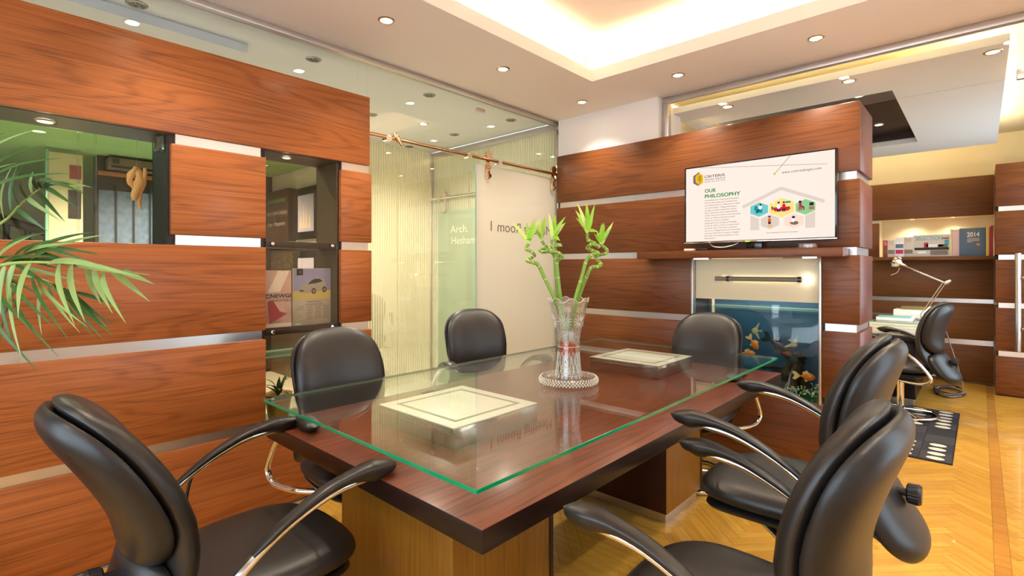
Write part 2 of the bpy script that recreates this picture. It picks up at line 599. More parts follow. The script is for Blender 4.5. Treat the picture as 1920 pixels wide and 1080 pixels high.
def interp(tab, x):
    if x <= tab[0][0]: return tab[0][1]
    for (a, b), (c, d) in zip(tab, tab[1:]):
        if x <= c:
            t = (x - a) / (c - a)
            return b + (d - b) * (t * t * (3 - 2 * t) * 0.5 + t * 0.5)
    return tab[-1][1]

# ================================================================== THE SETTING
H = 2.73
# ---- floor with herringbone parquet
floor = S(box('floor', -0.02, 4.02, -1.62, 8.4, -0.08, -0.012, 'screed'), 'honey coloured oak herringbone parquet floor with a straight border band')
pw, pl = 0.062, 0.372
BAND = (2.952, 3.008)
c45 = math.sqrt(0.5)
def clip(poly, a, b, c):   # keep a*x+b*y<=c
    out = []
    for i in range(len(poly)):
        p, q = poly[i], poly[(i + 1) % len(poly)]
        dp, dq = a * p[0] + b * p[1] - c, a * q[0] + b * q[1] - c
        if dp <= 0: out.append(p)
        if (dp < 0 < dq) or (dq < 0 < dp):
            t = dp / (dp - dq)
            out.append((p[0] + (q[0] - p[0]) * t, p[1] + (q[1] - p[1]) * t))
    return out
def area(p):
    return abs(sum(p[i][0] * p[(i + 1) % len(p)][1] - p[(i + 1) % len(p)][0] * p[i][1] for i in range(len(p)))) / 2
planks = []
g = 0.0006
ox, oy = 3.6, 3.0
for m in range(-16, 17):
    for k in range(-70, 71):
        bx, by = k * pw + m * pl, k * pw - m * pl
        for kind in (0, 1):
            if kind == 0: r = (bx + g, bx + pl - g, by + g, by + pw - g)
            else: r = (bx + pl + g, bx + pl + pw - g, by + pw - pl + g, by + pw - g)
            q = [(r[0], r[2]), (r[1], r[2]), (r[1], r[3]), (r[0], r[3])]
            q = [(ox + (x - y) * c45, oy + (x + y) * c45) for x, y in q]
            for side in (0, 1):
                pp = clip(q, 1, 0, BAND[0] - 0.001) if side == 0 else clip(q, -1, 0, -BAND[1] - 0.001)
                for lim in ((-1, 0, 0.0), (1, 0, 4.0), (0, -1, 1.6), (0, 1, 8.06)):
                    if len(pp) >= 3: pp = clip(pp, *lim)
                if len(pp) >= 3 and area(pp) > 4e-4:
                    planks.append((pp, kind, area(pp) > 0.97 * (pw - 2 * g) * (pl - 2 * g)))
AX, AY = (0.7359, -0.6771), (0.6771, 0.7359)
def plank_key(it):
    cx = sum(p[0] for p in it[0]) / len(it[0]); cy = sum(p[1] for p in it[0]) / len(it[0])
    dx, dy = cx - 2.906, cy
    D = AX[1] * dx + AY[1] * dy
    X = AX[0] * dx + AY[0] * dy
    if D < 0.3: return 1e9
    u, v = 960 + 955 * X / D, 503 + 955 * 1.35 / D
    if u < 1180 or u > 1935 or v > 1100 or (u < 1400 and cx < 1.7): return 1e6 + D
    return D
planks.sort(key=plank_key)
shared = {}
rest = G()
for i, (pp, kind, full) in enumerate(planks):
    if i < 290:
        cx = sum(p[0] for p in pp) / len(pp); cy = sum(p[1] for p in pp) / len(pp)
        ang = (PI / 4) if kind == 0 else (3 * PI / 4)
        if full and kind in shared:
            o = bpy.data.objects.new('plank', shared[kind])
            COL.objects.link(o)
        else:
            ca, sa = math.cos(-ang), math.sin(-ang)
            loc = [((x - cx) * ca - (y - cy) * sa, (x - cx) * sa + (y - cy) * ca) for x, y in pp]
            me = G().prism(loc, 2, -0.012, 0.0).mesh('plank')
            me.materials.append(M['plank'])
            o = bpy.data.objects.new('plank', me)
            COL.objects.link(o)
            if full: shared[kind] = me
        o.parent = floor
        o.location = Vector((cx, cy, 0)) - worg(floor)
        o.rotation_euler = (0, 0, ang)
    else:
        rest.prism(pp, 2, -0.012, 0.0)
o = rest.build('parquet_planks', 'plank', floor)
o['kind'] = 'stuff'
yb = -1.6
for i in range(24):
    b = box('border_plank', BAND[0], BAND[1], yb, yb + 0.398, -0.012, 0.0, 'plank_band', floor)
    yb += 0.4

# ---- ceiling with lit cove
X0, X1, Y0, Y1 = 0.792, 3.15, -0.5, 3.171
g = G()
a = 0.03
g.box(-0.05, X0 - a, -1.6, 3.95, H, H + 0.02).box(X1 + a, 4.0, -1.6, 3.95, H, H + 0.02)
g.box(X0 - a, X1 + a, -1.6, Y0 - a, H, H + 0.02).box(X0 - a, X1 + a, Y1 + a, 3.95, H, H + 0.02)
g.box(X0 - a, X0, Y0 - a, Y1 + a, H, H + 0.085).box(X1, X1 + a, Y0 - a, Y1 + a, H, H + 0.085)
g.box(X0, X1, Y0 - a, Y0, H, H + 0.085).box(X0, X1, Y1, Y1 + a, H, H + 0.085)
t = 0.17
g.box(X0 - t - 0.02, X0 - t, Y0 - t, Y1 + t, H + 0.021, H + 0.269).box(X1 + t, X1 + t + 0.02, Y0 - t, Y1 + t, H + 0.021, H + 0.269)
g.box(X0 - t - 0.02, X1 + t + 0.02, Y0 - t - 0.02, Y0 - t, H + 0.021, H + 0.269).box(X0 - t - 0.02, X1 + t + 0.02, Y1 + t, Y1 + t + 0.02, H + 0.021, H + 0.269)
g.box(X0 - t - 0.02, X1 + t + 0.02, Y0 - t - 0.02, Y1 + t + 0.02, H + 0.27, H + 0.3)
ceiling = S(g.build('ceiling', 'ceil'), 'pale plaster ceiling with a recessed tray and hidden warm cove light')
q = 0.09
for a in ((X0 - q - 0.012, X0 - q + 0.012, Y0, Y1), (X1 + q - 0.012, X1 + q + 0.012, Y0, Y1), (X0, X1, Y0 - q - 0.012, Y0 - q + 0.012), (X0, X1, Y1 + q - 0.012, Y1 + q + 0.012)):
    box('led_strip', *a, H + 0.022, H + 0.034, 'led', ceiling)

# ---- downlights
def downlight(x, y, z, label, lit=True, r=0.042, watt=None, group='ceiling downlights of the meeting room', lens=None, ring=None, angle=110):
    t = empty('ceiling_downlight', (x, y, z), label, 'downlight', group)
    G().lathe([(r * 0.72, -0.001), (r * 0.78, -0.007), (r * 1.0, -0.006), (r * 1.12, -0.001)], (x, y, z), 24).build('trim_ring', ring or ('ring' if lit else 'ring_grey'), t, 60)
    G().lathe([(0.0005, -0.003), (r * 0.76, -0.003)], (x, y, z), 20).build('lens', lens or ('lamp_on' if lit else 'lamp_off'), t)
    if not lit:
        g = G()
        for dx, dy in ((0.4, 0), (-0.4, 0), (0, 0.4), (0, -0.4)):
            g.ball((x + dx * r, y + dy * r, z - 0.004), r * 0.17, seg=8, rings=4)
        g.build('diode', 'lamp_off', t, 60)
    if lit and watt != 0:
        ld = bpy.data.lights.new('spot', 'SPOT')
        ld.energy = watt or SPOT
        ld.color = WARM
        ld.spot_size = math.radians(angle)
        ld.spot_blend = 0.9
        ld.shadow_soft_size = 0.03
        lo = bpy.data.objects.new('spot', ld)
        COL.objects.link(lo)
        lo.parent = t
        lo.location = (0, 0, -0.02)
    return t
for i, (y, w) in enumerate(((0.66, 'beside the palm'), (1.61, 'above the magazine unit, glowing largest'), (2.55, 'in front of the sliding glass door'), (3.5, 'closest to the glass corner'))):
    downlight(0.475, y, H, 'lit ceiling downlight along the left glass wall, ' + w)
for x, w in ((1.317, 'between the glass corner and the television'), (2.18, 'above the right end of the television'), (3.04, 'beyond the television wall end, out at the doorway')):
    downlight(x, 3.475, H, 'lit ceiling downlight along the back wall, ' + w)
for y, w in ((2.55, 'third'), (1.61, 'second'), (0.66, 'first')):
    downlight(3.55, y, H, 'unseen ceiling downlight added for light, right hand row by the window, %s from the front' % w)  # row out of view, added to give the room more light
for x, w in ((1.0, 'left'), (2.6, 'right')):
    downlight(x, -1.05, H, 'unseen ceiling downlight added for light at the front end of the room, %s one' % w)  # out of view, added as extra light at this end

# ---- left wall of cherry boards
XB = -0.036
g = G()
g.box(-0.30, XB, -1.6, 1.152, 0, 1.462).box(-0.30, XB, 1.153, 1.596, 0, 0.455).box(-0.30, XB, 0.70, 1.152, 1.462, 2.015).box(-0.30, XB, -1.6, 1.80, 2.015, 2.43).box(-0.30, XB, 1.597, 1.80, 0, 2.015)
wl = S(g.build('wall_left', 'core'), 'partition of cherry boards and aluminium strips with open niches')
rows = [(0.012, 0.456), (0.505, 0.957), (1.008, 1.466)]
box('board', XB, 0, -1.6, 1.803, 2.012, 2.455, 'wood_y', wl, 0.006)
box('board', XB, 0, -1.6, 1.816, 0.012, 0.456, 'wood_y', wl, 0.006)
for z0, z1 in rows[1:]:
    box('board', XB, 0, -1.6, 1.152, z0, z1, 'wood_y', wl, 0.006)
    box('board', XB, 0, 1.600, 1.816, z0, z1, 'wood_y', wl, 0.006)
box('board', XB, 0, 0.703, 1.152, 1.515, 1.962, 'wood_y', wl, 0.006)
box('board', XB, 0, 1.600, 1.816, 1.515, 1.962, 'wood_y', wl, 0.006)
for z0, z1 in ((0.456, 0.505), (0.957, 1.008)):
    box('metal_strip', XB, -0.016, -1.6, 1.135, z0, z1, 'alu', wl)
    box('metal_strip', XB, -0.016, 1.612, 1.798, z0, z1, 'alu', wl)
for z0, z1 in ((1.466, 1.515), (1.962, 2.012)):
    box('metal_strip', XB, -0.016, 0.724, 1.128, z0, z1, 'alu', wl)
    box('metal_strip', XB, -0.016, 1.612, 1.798, z0, z1, 'alu', wl)
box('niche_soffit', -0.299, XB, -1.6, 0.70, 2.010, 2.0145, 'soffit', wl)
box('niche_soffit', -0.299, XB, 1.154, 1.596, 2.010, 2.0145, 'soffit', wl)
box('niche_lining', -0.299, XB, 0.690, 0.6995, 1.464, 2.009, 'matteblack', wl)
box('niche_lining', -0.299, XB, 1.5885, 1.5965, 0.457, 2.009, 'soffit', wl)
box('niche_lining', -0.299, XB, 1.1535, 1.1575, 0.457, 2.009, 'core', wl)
box('niche_pane', -0.295, -0.287, -1.6, 0.690, 1.464, 2.008, 'glass_green', wl)
box('niche_pane', -0.295, -0.287, 1.158, 1.588, 0.457, 2.008, 'glass_brown', wl)
box('front_pane', -0.0285, -0.0235, 1.159, 1.587, 0.46, 2.006, 'glass_front', wl)
# pane edges seen as pale vertical bars in the wide niche
for y in (0.385, 0.450):
    box('pane_edge', -0.286, -0.262, y, y + 0.006, 1.466, 2.0, 'glass', wl)
box('glass_bracket', -0.13, -0.05, 0.655, 0.688, 1.93, 2.008, 'glass', wl, 0.008)
# magazine shelves: bronze bars with chrome screws
for z in (1.468, 0.972):
    sh = box('magazine_shelf', -0.25, -0.0295, 1.159, 1.587, z, z + 0.036, 'core', wl, 0.002)
    for y in (1.195, 1.552):
        G().tube([(-0.0232, y, z + 0.02), (-0.012, y, z + 0.02), (-0.007, y, z + 0.02)], [0.011, 0.011, 0.006], 14).build('screw_cap', 'chrome', sh, 40)
box('magazine_shelf', -0.27, -0.05, 1.159, 1.587, 0.842, 0.852, 'edge_pale', wl)
box('magazine_shelf', -0.27, -0.04, 1.159, 1.587, 0.460, 0.472, 'edge_pale', wl)
downlight(-0.17, 0.262, 2.0095, 'lit spot set in the soffit of the wide niche behind the palm', r=0.036, watt=5, group='niche spots of the left wall', lens='lamp_on')
downlight(-0.13, 1.32, 2.0095, 'lit spot in the top of the magazine niche', r=0.028, watt=4, group='niche spots of the left wall', lens='lamp_on')
downlight(-0.22, 1.185, 2.0095, 'tiny lit spot at the far left corner of the magazine niche top', r=0.02, watt=2, group='niche spots of the left wall', lens='lamp_small')

# ---- left glazing above and beside the boards
XG = -0.06
w1 = S(empty('window_1', (XG, 2.0, 0)), 'frameless glass partition rising to the ceiling behind the left boards')
box('track', -0.085, -0.03, -1.6, 3.86, 2.695, H - 0.001, 'alu_frame', w1, 0.004)
box('track', -0.085, -0.045, 1.81, 2.80, 0.0, 0.03, 'alu_frame', w1)
box('corner_post', -0.085, -0.006, 3.845, 3.872, 0.0, 2.695, 'alu_frame', w1, 0.003)
box('pane', XG - 0.005, XG + 0.005, -1.6, 1.748, 2.432, 2.695, 'glass', w1)
box('pane', XG - 0.005, XG + 0.005, 1.752, 1.816, 2.432, 2.695, 'glass', w1)
box('pane', XG - 0.005, XG + 0.005, 1.817, 2.834, 0.03, 2.695, 'glass', w1)
box('pane', XG - 0.005, XG + 0.005, 2.840, 3.843, 2.21, 2.695, 'glass', w1)
for y0, y1, z in ((2.79, 2.885, 2.612), (3.82, 3.90, 2.64)):
    cl = G()
    cl.box(XG + 0.006, XG + 0.02, y0, min(y1, 3.844), z - 0.022, z + 0.022, 0.006)
    cl.build('glass_clamp', 'alu', w1, 35)
# rod, hangers and door
d1 = S(empty('door_1', (-0.03, 3.3, 0)), 'frosted glass sliding door hung from a polished rod')
G().cyl((-0.015, 1.80, 2.226), (-0.015, 3.835, 2.226), 0.0135).build('rod', 'brass', d1, 40)
for y in (1.95, 2.68, 3.02):
    g = G()
    g.cyl((XG + 0.006, y, 2.222), (-0.002, y, 2.222), 0.022)
    g.build('rod_bracket', 'chrome', d1, 40)
g = G()
g.tube([(0.0, 1.99, 2.262), (0.002, 2.01, 2.226), (0.004, 2.045, 2.185)], [0.012, 0.02, 0.012], 10)
g.build('stopper', 'brass', d1, 40)
door = G().box(-0.052, -0.041, 2.785, 3.835, 0.012, 2.19).build('pane', 'frost', d1)
G().box(-0.0525, -0.0405, 2.782, 2.785, 0.012, 2.19).build('pane_edge', 'edge_pale', d1)
for y in (2.895, 3.742):
    g = G()
    g.cyl((-0.026, y, 2.262), (-0.004, y, 2.262), 0.034, 24)
    g.box(-0.038, -0.022, y - 0.018, y + 0.018, 2.07, 2.25, 0.004)
    g.box(-0.036, -0.010, y - 0.014, y + 0.014, 2.07, 2.20, 0.004)
    for z in (2.095, 2.165):
        g.cyl((-0.012, y, z), (0.004, y, z), 0.017)
    g.build('hanger', 'brass', d1, 40)
box('rod_end_plate', -0.03, 0.004, 3.80, 3.84, 2.16, 2.36, 'brass', d1, 0.003)
# lettering faces the corridor, so it reads mirrored from inside
M['letters_dark'] = P('clear_cut_lettering', srgb(112, 102, 90), 0.4)
text('lettering', 'Meeting Room 1', 'letters_dark', d1, (-0.0395, 3.745, 1.655), (0, -1, 0), (0, 0, 1), height=0.085, width=0.80)
G().cyl((-0.05, 3.76, 1.02), (0.012, 3.76, 1.02), 0.022, 20).build('door_knob', 'chrome', d1, 40)

# ---- corridor behind the glass
S(box('floor_corridor', -6.5, -0.02, -2.0, 6.4, -0.08, 0.0, 'tile'), 'beige tiled corridor floor behind the glass')
S(box('ceiling_corridor', -1.95, -0.05, -2.0, 3.84, H, H + 0.02, 'greyceil'), 'grey white corridor ceiling behind the glass')
S(box('trim_1', -0.62, -0.42, -0.6, 1.205, H - 0.055, H - 0.001, 'greyceil'), 'shallow boxed drop on the corridor ceiling')
for x, y, w in ((-0.335, 0.63, 'first of the near row, half cut by the frame top'), (-0.335, 1.587, 'second of the near row, above the long top board'), (-0.325, 2.538, 'third of the near row, over the glass seam'), (-0.312, 3.482, 'last of the near row, by the corner'),
                (-1.12, 2.514, 'farther row, near the top board corner'), (-1.09, 3.462, 'farther row, above the rod end'), (-1.86, 3.462, 'farthest left, above the striped glass')):
    downlight(x, y, H, 'unlit corridor ceiling spot, ' + w, lit=False, r=0.045, group='unlit corridor ceiling spots')
# cross partition with striped film and its own sliding door
w3 = S(empty('window_3', (-1.0, 3.86, 0)), 'striped glass partition across the corridor end')
box('track', -1.95, -0.086, 3.845, 3.885, 2.66, H - 0.001, 'alu_frame', w3, 0.003)
box('pane', -1.30, -0.09, 3.86, 3.868, 0.02, 2.66, 'stripe_x', w3)
box('pane', -1.93, -1.305, 3.86, 3.868, 2.2, 2.66, 'stripe_x', w3)
box('mullion', -1.985, -1.93, 3.84, 3.89, 0.0, 2.73, 'alu_frame', w3, 0.003)
d2 = S(empty('door_2', (-1.4, 3.835, 0)), 'pale green frosted sliding door at the corridor end')
box('pane', -1.80, -0.95, 3.828, 3.836, 0.012, 2.02, 'frost_green', d2)
box('pane_film', -1.93, -0.95, 3.844, 3.848, 0.012, 2.2, 'stripe_x', d2)
G().cyl((-1.92, 3.815, 2.166), (-0.3, 3.815, 2.166), 0.014).build('rod', 'chrome', d2, 40)
g = G(); g.box(-1.685, -1.645, 3.808, 3.824, 2.0, 2.20, 0.005).cyl((-1.665, 3.80, 2.20), (-1.665, 3.83, 2.20), 0.036)
g.build('hanger', 'alu_frame', d2, 40)
g = G(); g.cyl((-1.76, 3.80, 2.155), (-1.76, 3.84, 2.155), 0.026); g.build('rod_bracket', 'alu_frame', d2, 40)
M['letters_pale'] = P('pale_lettering', srgb(228, 228, 200), 0.5)
text('lettering', 'Arch.', 'letters_pale', d2, (-1.575, 3.826, 1.755), (1, 0, 0), (0, 0, 1), height=0.085, width=0.30)
text('lettering', 'Hesham', 'letters_pale', d2, (-1.555, 3.826, 1.625), (1, 0, 0), (0, 0, 1), height=0.085, width=0.40)
# striped glass on the far side of the corridor
w4 = S(empty('window_4', (-1.95, 3.3, 0)), 'glass partition with vertical striped film along the corridor')
box('pane', -1.955, -1.945, 2.86, 3.36, 0.02, H - 0.002, 'stripe_y', w4)
box('pane', -1.955, -1.945, 3.365, 3.835, 0.02, H - 0.002, 'stripe_y', w4)
# rooms behind
M['beige'] = P('beige_wall_paint', srgb(226, 220, 202), 0.7, noise=0.03)
g = G(); g.box(-4.6, -4.5, 2.9, 6.5, 0, 2.9).box(-4.6, 0.0, 6.3, 6.4, 0, 2.9).box(-4.6, 0.0, 3.9, 6.4, 2.74, 2.8).box(-4.6, -1.96, 2.9, 3.9, 2.74, 2.8)
S(g.build('wall_offices', 'beige'), 'beige walls of the offices behind the striped glass')
box_ = S(box('wall_divider', -0.09, 0.0, 3.875, 6.3, 0, 2.9, 'beige'), 'beige wall between the offices')
for x, y, w in ((-3.0, 3.5, 'left'), (-1.0, 5.0, 'right')):
    downlight(x, y, 2.738, 'ceiling downlight added to light the %s office behind striped glass' % w, watt=110, group='added downlights of the glazed offices', angle=150)  # lamps added to light the rooms behind the stripes
S(box('wall_reception', -6.5, -1.965, 2.80, 2.89, 0, 2.9, 'white'), 'white wall of the reception seen through the magazine niche')
box('reflection_dark_sheet', -3.94, -1.97, 2.775, 2.7995, 0.0, 1.60, 'soffit', bpy.data.objects['wall_reception'])  # added dark sheet standing in for the dark reflection low in the niche
M['sagewall'] = P('grey_sage_wall', srgb(186, 182, 170), 0.7, noise=0.02)
S(box('wall_reception_far', -4.1, -3.95, 0.98, 2.79, 0, 2.56, 'core'), 'dark brown far wall of the reception')
S(box('wall_stair', -6.5, -6.4, -2.0, 2.79, 0, 2.8, 'sagewall'), 'pale wall behind the staircase')
S(box('ceiling_reception', -6.5, -1.96, -2.0, 2.79, 2.545, 2.62, 'green'), 'green painted reception ceiling')
g = G(); g.box(-6.5, -0.31, -2.05, -1.95, 0, 2.9)
S(g.build('wall_reception_end', 'sagewall'), 'pale end wall of the reception')
downlight(-2.6, 0.55, 2.5445, 'round spot added for light in the green reception ceiling near the sliding panel', lit=True, r=0.05, watt=130, group='added reception ceiling spots', angle=150)  # reception lamps added to brighten what shows through the niches
downlight(-2.9, 1.45, 2.5445, 'round spot added for light in the green reception ceiling near the air grille', lit=True, r=0.05, watt=120, group='added reception ceiling spots', angle=150)
downlight(-3.3, 2.05, 2.5445, 'round spot added for light in the green reception ceiling before the sign board', lit=True, r=0.05, watt=60, group='added reception ceiling spots', angle=150)  # added to light up the sign board
downlight(-1.0, 1.0, 2.729, 'corridor ceiling downlight added for light behind the left boards', watt=75, group='added corridor downlights', angle=150)  # lamps added to brighten the corridor, whose own spots are unlit
downlight(-1.0, 3.0, 2.729, 'corridor ceiling downlight added for light before the green door', watt=75, group='added corridor downlights', angle=150)

# ---- back wall (television partition)
YF = 3.77
g = G()
g.box(0.0, 1.27, YF + 0.036, 4.22, 0, 2.37).box(2.165, 2.32, YF + 0.036, 4.22, 0, 2.37).box(1.27, 2.165, YF + 0.036, 4.22, 0, 0.45).box(1.27, 2.165, YF + 0.036, 4.22, 1.44, 2.37)
wb = S(g.build('wall_back', 'core'), 'television partition of shade-toned cherry boards and aluminium strips')
R = [(0.012, 0.466), (0.516, 0.948), (0.996, 1.432), (1.482, 1.907), (1.957, 2.388)]
for i, (z0, z1) in enumerate(R):
    if i in (0, 3, 4):
        box('board', 0.002, 2.358, YF, YF + 0.036, z0, z1, 'wood_x_shaded', wb, 0.004)
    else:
        box('board', 0.002, 1.285, YF, YF + 0.036, z0, z1, 'wood_x_shaded', wb, 0.004)
        box('board', 2.152, 2.358, YF, YF + 0.036, z0, z1, 'wood_x_shaded', wb, 0.004)
    box('board', 2.322, 2.358, YF + 0.0365, 4.256, z0, z1, 'wood_side_shaded', wb, 0.003)
for z0, z1 in ((0.466, 0.516), (0.948, 0.996), (1.432, 1.482), (1.907, 1.957)):
    segs = [(0.03, 2.338)] if z0 > 1.5 else [(0.03, 1.27), (2.168, 2.338)]
    for a, b in segs:
        box('metal_strip', a, b, YF + 0.016, YF + 0.036, z0, z1, 'alu', wb)
    box('metal_strip', 2.322, 2.338, YF + 0.0365, 4.235, z0, z1, 'alu', wb)
shelf = box('shelf', 0.93, 2.30, 3.585, YF - 0.001, 1.422, 1.476, 'wood_x_shaded', wb, 0.004)
M['shelf_light'] = EMIT('under_shelf_light', (1, 0.92, 0.78), 3.0)
box('under_shelf_light', 1.38, 1.47, 3.60, 3.64, 1.414, 1.4215, 'shelf_light', shelf)
box('under_shelf_light', 2.08, 2.15, 3.60, 3.64, 1.414, 1.4215, 'shelf_light', shelf)
for x0, x1 in ((1.286, 1.302), (2.134, 2.150)):
    box('metal_trim', x0, x1, YF - 0.004, YF + 0.05, 0.466, 1.421, 'alu_frame', wb, 0.002)
S(box('wall_white', 0.0, 1.0, 3.80, 4.22, 2.372, H - 0.001, 'white'), 'white plastered strip of wall above the television partition')

# transom glazing over the partition
w2 = S(empty('window_2', (2.0, 3.9, 2.4)), 'glass transom in an aluminium frame above the television wall')
box('track', 1.001, 4.0, 3.875, 3.93, 2.688, H - 0.001, 'alu_frame', w2, 0.004)
box('frame_post', 1.001, 1.05, 3.875, 3.93, 2.389, 2.688, 'alu_frame', w2, 0.004)
box('pane', 1.052, 3.10, 3.898, 3.908, 2.389, 2.688, 'glass', w2)
box('pane', 3.104, 4.0, 3.898, 3.908, 2.389, 2.688, 'glass', w2)
box('glass_clamp', 3.05, 3.16, 3.888, 3.918, 2.375, 2.43, 'alu', w2, 0.004)

# ---- office beyond
YW = 8.07
g = G()
g.box(0.8, 4.0, YW + 0.03, YW + 0.33, 0, 1.447).box(0.8, 4.0, YW + 0.03, YW + 0.33, 1.968, 2.42).box(0.8, 4.0, YW + 0.28, YW + 0.33, 1.447, 1.968).box(3.022, 4.0, YW + 0.03, YW + 0.279, 1.447, 1.968).box(0.8, 1.94, YW + 0.03, YW + 0.33, 1.447, 1.968)
wf = S(g.build('wall_far', 'cream'), 'walnut board wall of the office with a lit book niche')
box('board', 0.8, 3.016, YW, YW + 0.029, 1.968, 2.43, 'wood_far', wf, 0.003)
box('board', 0.8, 1.94, YW, YW + 0.029, 1.495, 1.93, 'wood_far', wf, 0.003)
for z0, z1 in ((0.988, 1.447), (0.507, 0.94), (0.012, 0.447)):
    box('board', 0.8, 3.016, YW, YW + 0.029, z0, z1, 'wood_far', wf, 0.003)
for z0, z1 in ((0.94, 0.988), (0.447, 0.507)):
    box('metal_strip', 0.8, 3.016, YW + 0.012, YW + 0.029, z0, z1, 'alu', wf)
box('shelf', 1.9, 3.016, YW - 0.20, YW + 0.279, 1.4475, 1.491, 'wood_far', wf, 0.002)
box('metal_strip', 1.88, 1.905, YW - 0.05, YW - 0.001, 1.447, 1.491, 'alu', wf)
S(box('wall_office_upper', 0.8, 4.05, YW + 0.03, YW + 0.33, 2.42, 2.95, 'cream'), 'cream wall above the office boards washed by cove light')
S(box('wall_office_left', 0.7, 0.8, 4.23, 8.4, 0, 2.95, 'cream'), 'cream side wall of the office')
g = G(); g.box(3.05, 4.0, 7.51, 8.09, 0, 2.43)
wo = S(g.build('wall_office', 'core'), 'projecting cherry board wall at the office end with a steel pull bar')
for z0, z1 in ((0.012, 0.42), (0.475, 0.931), (0.984, 1.441), (1.493, 1.955), (2.006, 2.457)):
    box('board', 3.022, 4.0, 7.474, 7.51, z0, z1, 'wood_x_shaded', wo, 0.003)
    box('board', 3.022, 3.05, 7.5105, 8.066, z0, z1, 'wood_side_shaded', wo, 0.003)
for z0, z1 in ((0.42, 0.475), (0.931, 0.984), (1.441, 1.493), (1.955, 2.006)):
    box('metal_strip', 3.045, 4.0, 7.49, 7.5095, z0, z1, 'alu', wo)
pb = G().cyl((3.192, 7.42, 0.49), (3.192, 7.42, 1.506), 0.026, 20).build('pull_bar', 'alu', wo, 40)
for z in (1.25, 0.72):
    G().tube([(3.215, 7.40, z), (3.235, 7.40, z), (3.26, 7.40, z)], [0.006, 0.024, 0.024], 12).build('standoff', 'brass', wo, 40)
S(box('wall_bulkhead', 0.8, 4.0, 3.952, 3.99, 2.731, 2.899, 'cream'), 'unseen cream bulkhead added above the glass transom')  # added to block sky light leaking in between the two ceilings
S(box('wall_bulkhead_side', 0.7, 0.8, 3.95, 4.225, 2.74, 2.95, 'cream'), 'cream end of the added bulkhead')
# office ceiling: dropped grey panel, dark recess, yellow cove
g = G(); g.box(0.8, 4.05, 3.95, 8.4, 2.90, 2.95)
co = S(g.build('ceiling_office', 'cream'), 'office upper ceiling washed by yellow cove light')
g = G()
px0, px1, py0, py1 = 0.95, 3.03, 4.08, 7.30
hx1, hy0, hy1 = 2.43, 4.62, 6.68
g.box(hx1, px1, py0, py1, 2.65, 2.70).box(px0, hx1, py0, hy0, 2.65, 2.70).box(px0, hx1, hy1, py1, 2.65, 2.70).box(px0, 1.0, hy0, hy1, 2.65, 2.70)
pn = S(g.build('ceiling_office_panel', 'greyceil'), 'floating grey office ceiling panel with a dark recess')
g = G(); g.box(1.0, hx1 + 0.02, hy0 - 0.02, hy1 + 0.02, 2.78, 2.80).box(hx1, hx1 + 0.02, hy0, hy1, 2.70, 2.78).box(1.0, hx1, hy0 - 0.02, hy0, 2.70, 2.78).box(1.0, hx1, hy1, hy1 + 0.02, 2.70, 2.78)
g.build('dark_recess', 'core', pn)
for a in ((px0, px1 - 0.1, py0 + 0.08, py0 + 0.11), (px0, px1 - 0.1, py1 - 0.11, py1 - 0.08), (px1 - 0.11, px1 - 0.08, py0 + 0.1, py1 - 0.1)):
    box('led_strip', *a, 2.701, 2.715, 'led_office', pn)
for x, y, z, w in ((2.235, 4.18, 2.65, 'in the grey panel over the television wall middle'), (1.41, 4.18, 2.65, 'in the grey panel near the frame post'), (3.02 - 0.06, 4.2, 2.65, 'at the right corner of the grey panel'), (2.16, 5.05, 2.78, 'in the dark recess, nearer one'), (2.16, 6.2, 2.78, 'in the dark recess, farther one')):
    downlight(x, y, z, 'lit office ceiling downlight ' + w, watt=38, group='office ceiling downlights', angle=140)
for x, w in ((2.27, 'left'), (2.66, 'right')):
    downlight(x, YW + 0.12, 1.9675, 'small lit spot above the books, %s one' % w, r=0.028, watt=5, group='spots above the books', lens='lamp_small', angle=140)

# ---- outer shell with windows on the right hand side
g = G()
for y0, y1, z0, z1 in ((-1.6, 1.7, 0, 2.95), (1.7, 2.68, 0, 0.5), (1.7, 2.68, 2.5, 2.95), (2.68, 5.3, 0, 2.95), (5.3, 7.3, 0, 0.6), (5.3, 7.3, 2.5, 2.95), (7.3, 8.4, 0, 2.95)):
    g.box(4.0, 4.12, y0, y1, z0, z1)
S(g.build('wall_right', 'white'), 'white outer wall with wide windows')
g = G()
for x0, x1, z0, z1 in ((-0.3, 0.3, 0, 2.95), (0.3, 3.6, 0, 0.6), (0.3, 3.6, 2.5, 2.95), (3.6, 4.12, 0, 2.95)):
    g.box(x0, x1, -1.72, -1.6, z0, z1)
S(g.build('wall_front', 'white'), 'white wall behind the viewpoint with a wide window')
wn = S(empty('window_7', (2.0, -1.66, 0.6)), 'wide window behind the viewpoint letting daylight in')
for k in range(4):
    xx = 0.3 + 1.1 * k
    box('mullion', max(xx - 0.03, 0.3), min(xx + 0.03, 3.6), -1.69, -1.63, 0.6, 2.5, 'alu_frame', wn)
for k in range(3):
    box('pane', 0.331 + 1.1 * k, 1.369 + 1.1 * k, -1.664, -1.656, 0.601, 2.499, 'glass_clear', wn)
for i, (y0, y1) in enumerate(((1.7, 2.68), (5.3, 7.3))):
    wn = S(empty('window_%d' % (5 + i), (4.06, (y0 + y1) / 2, 0.6)), ['wide outer window beside the meeting table', 'wide outer window of the office'][i])
    for k in range(4):
        yy = y0 + (y1 - y0) * k / 3
        box('mullion', 4.03, 4.09, max(yy - 0.03, y0), min(yy + 0.03, y1), 0.6, 2.5, 'alu_frame', wn)
    for k in range(3):
        box('pane', 4.055, 4.063, y0 + (y1 - y0) * k / 3 + 0.031, y0 + (y1 - y0) * (k + 1) / 3 - 0.031, 0.601, 2.499, 'glass_clear', wn)

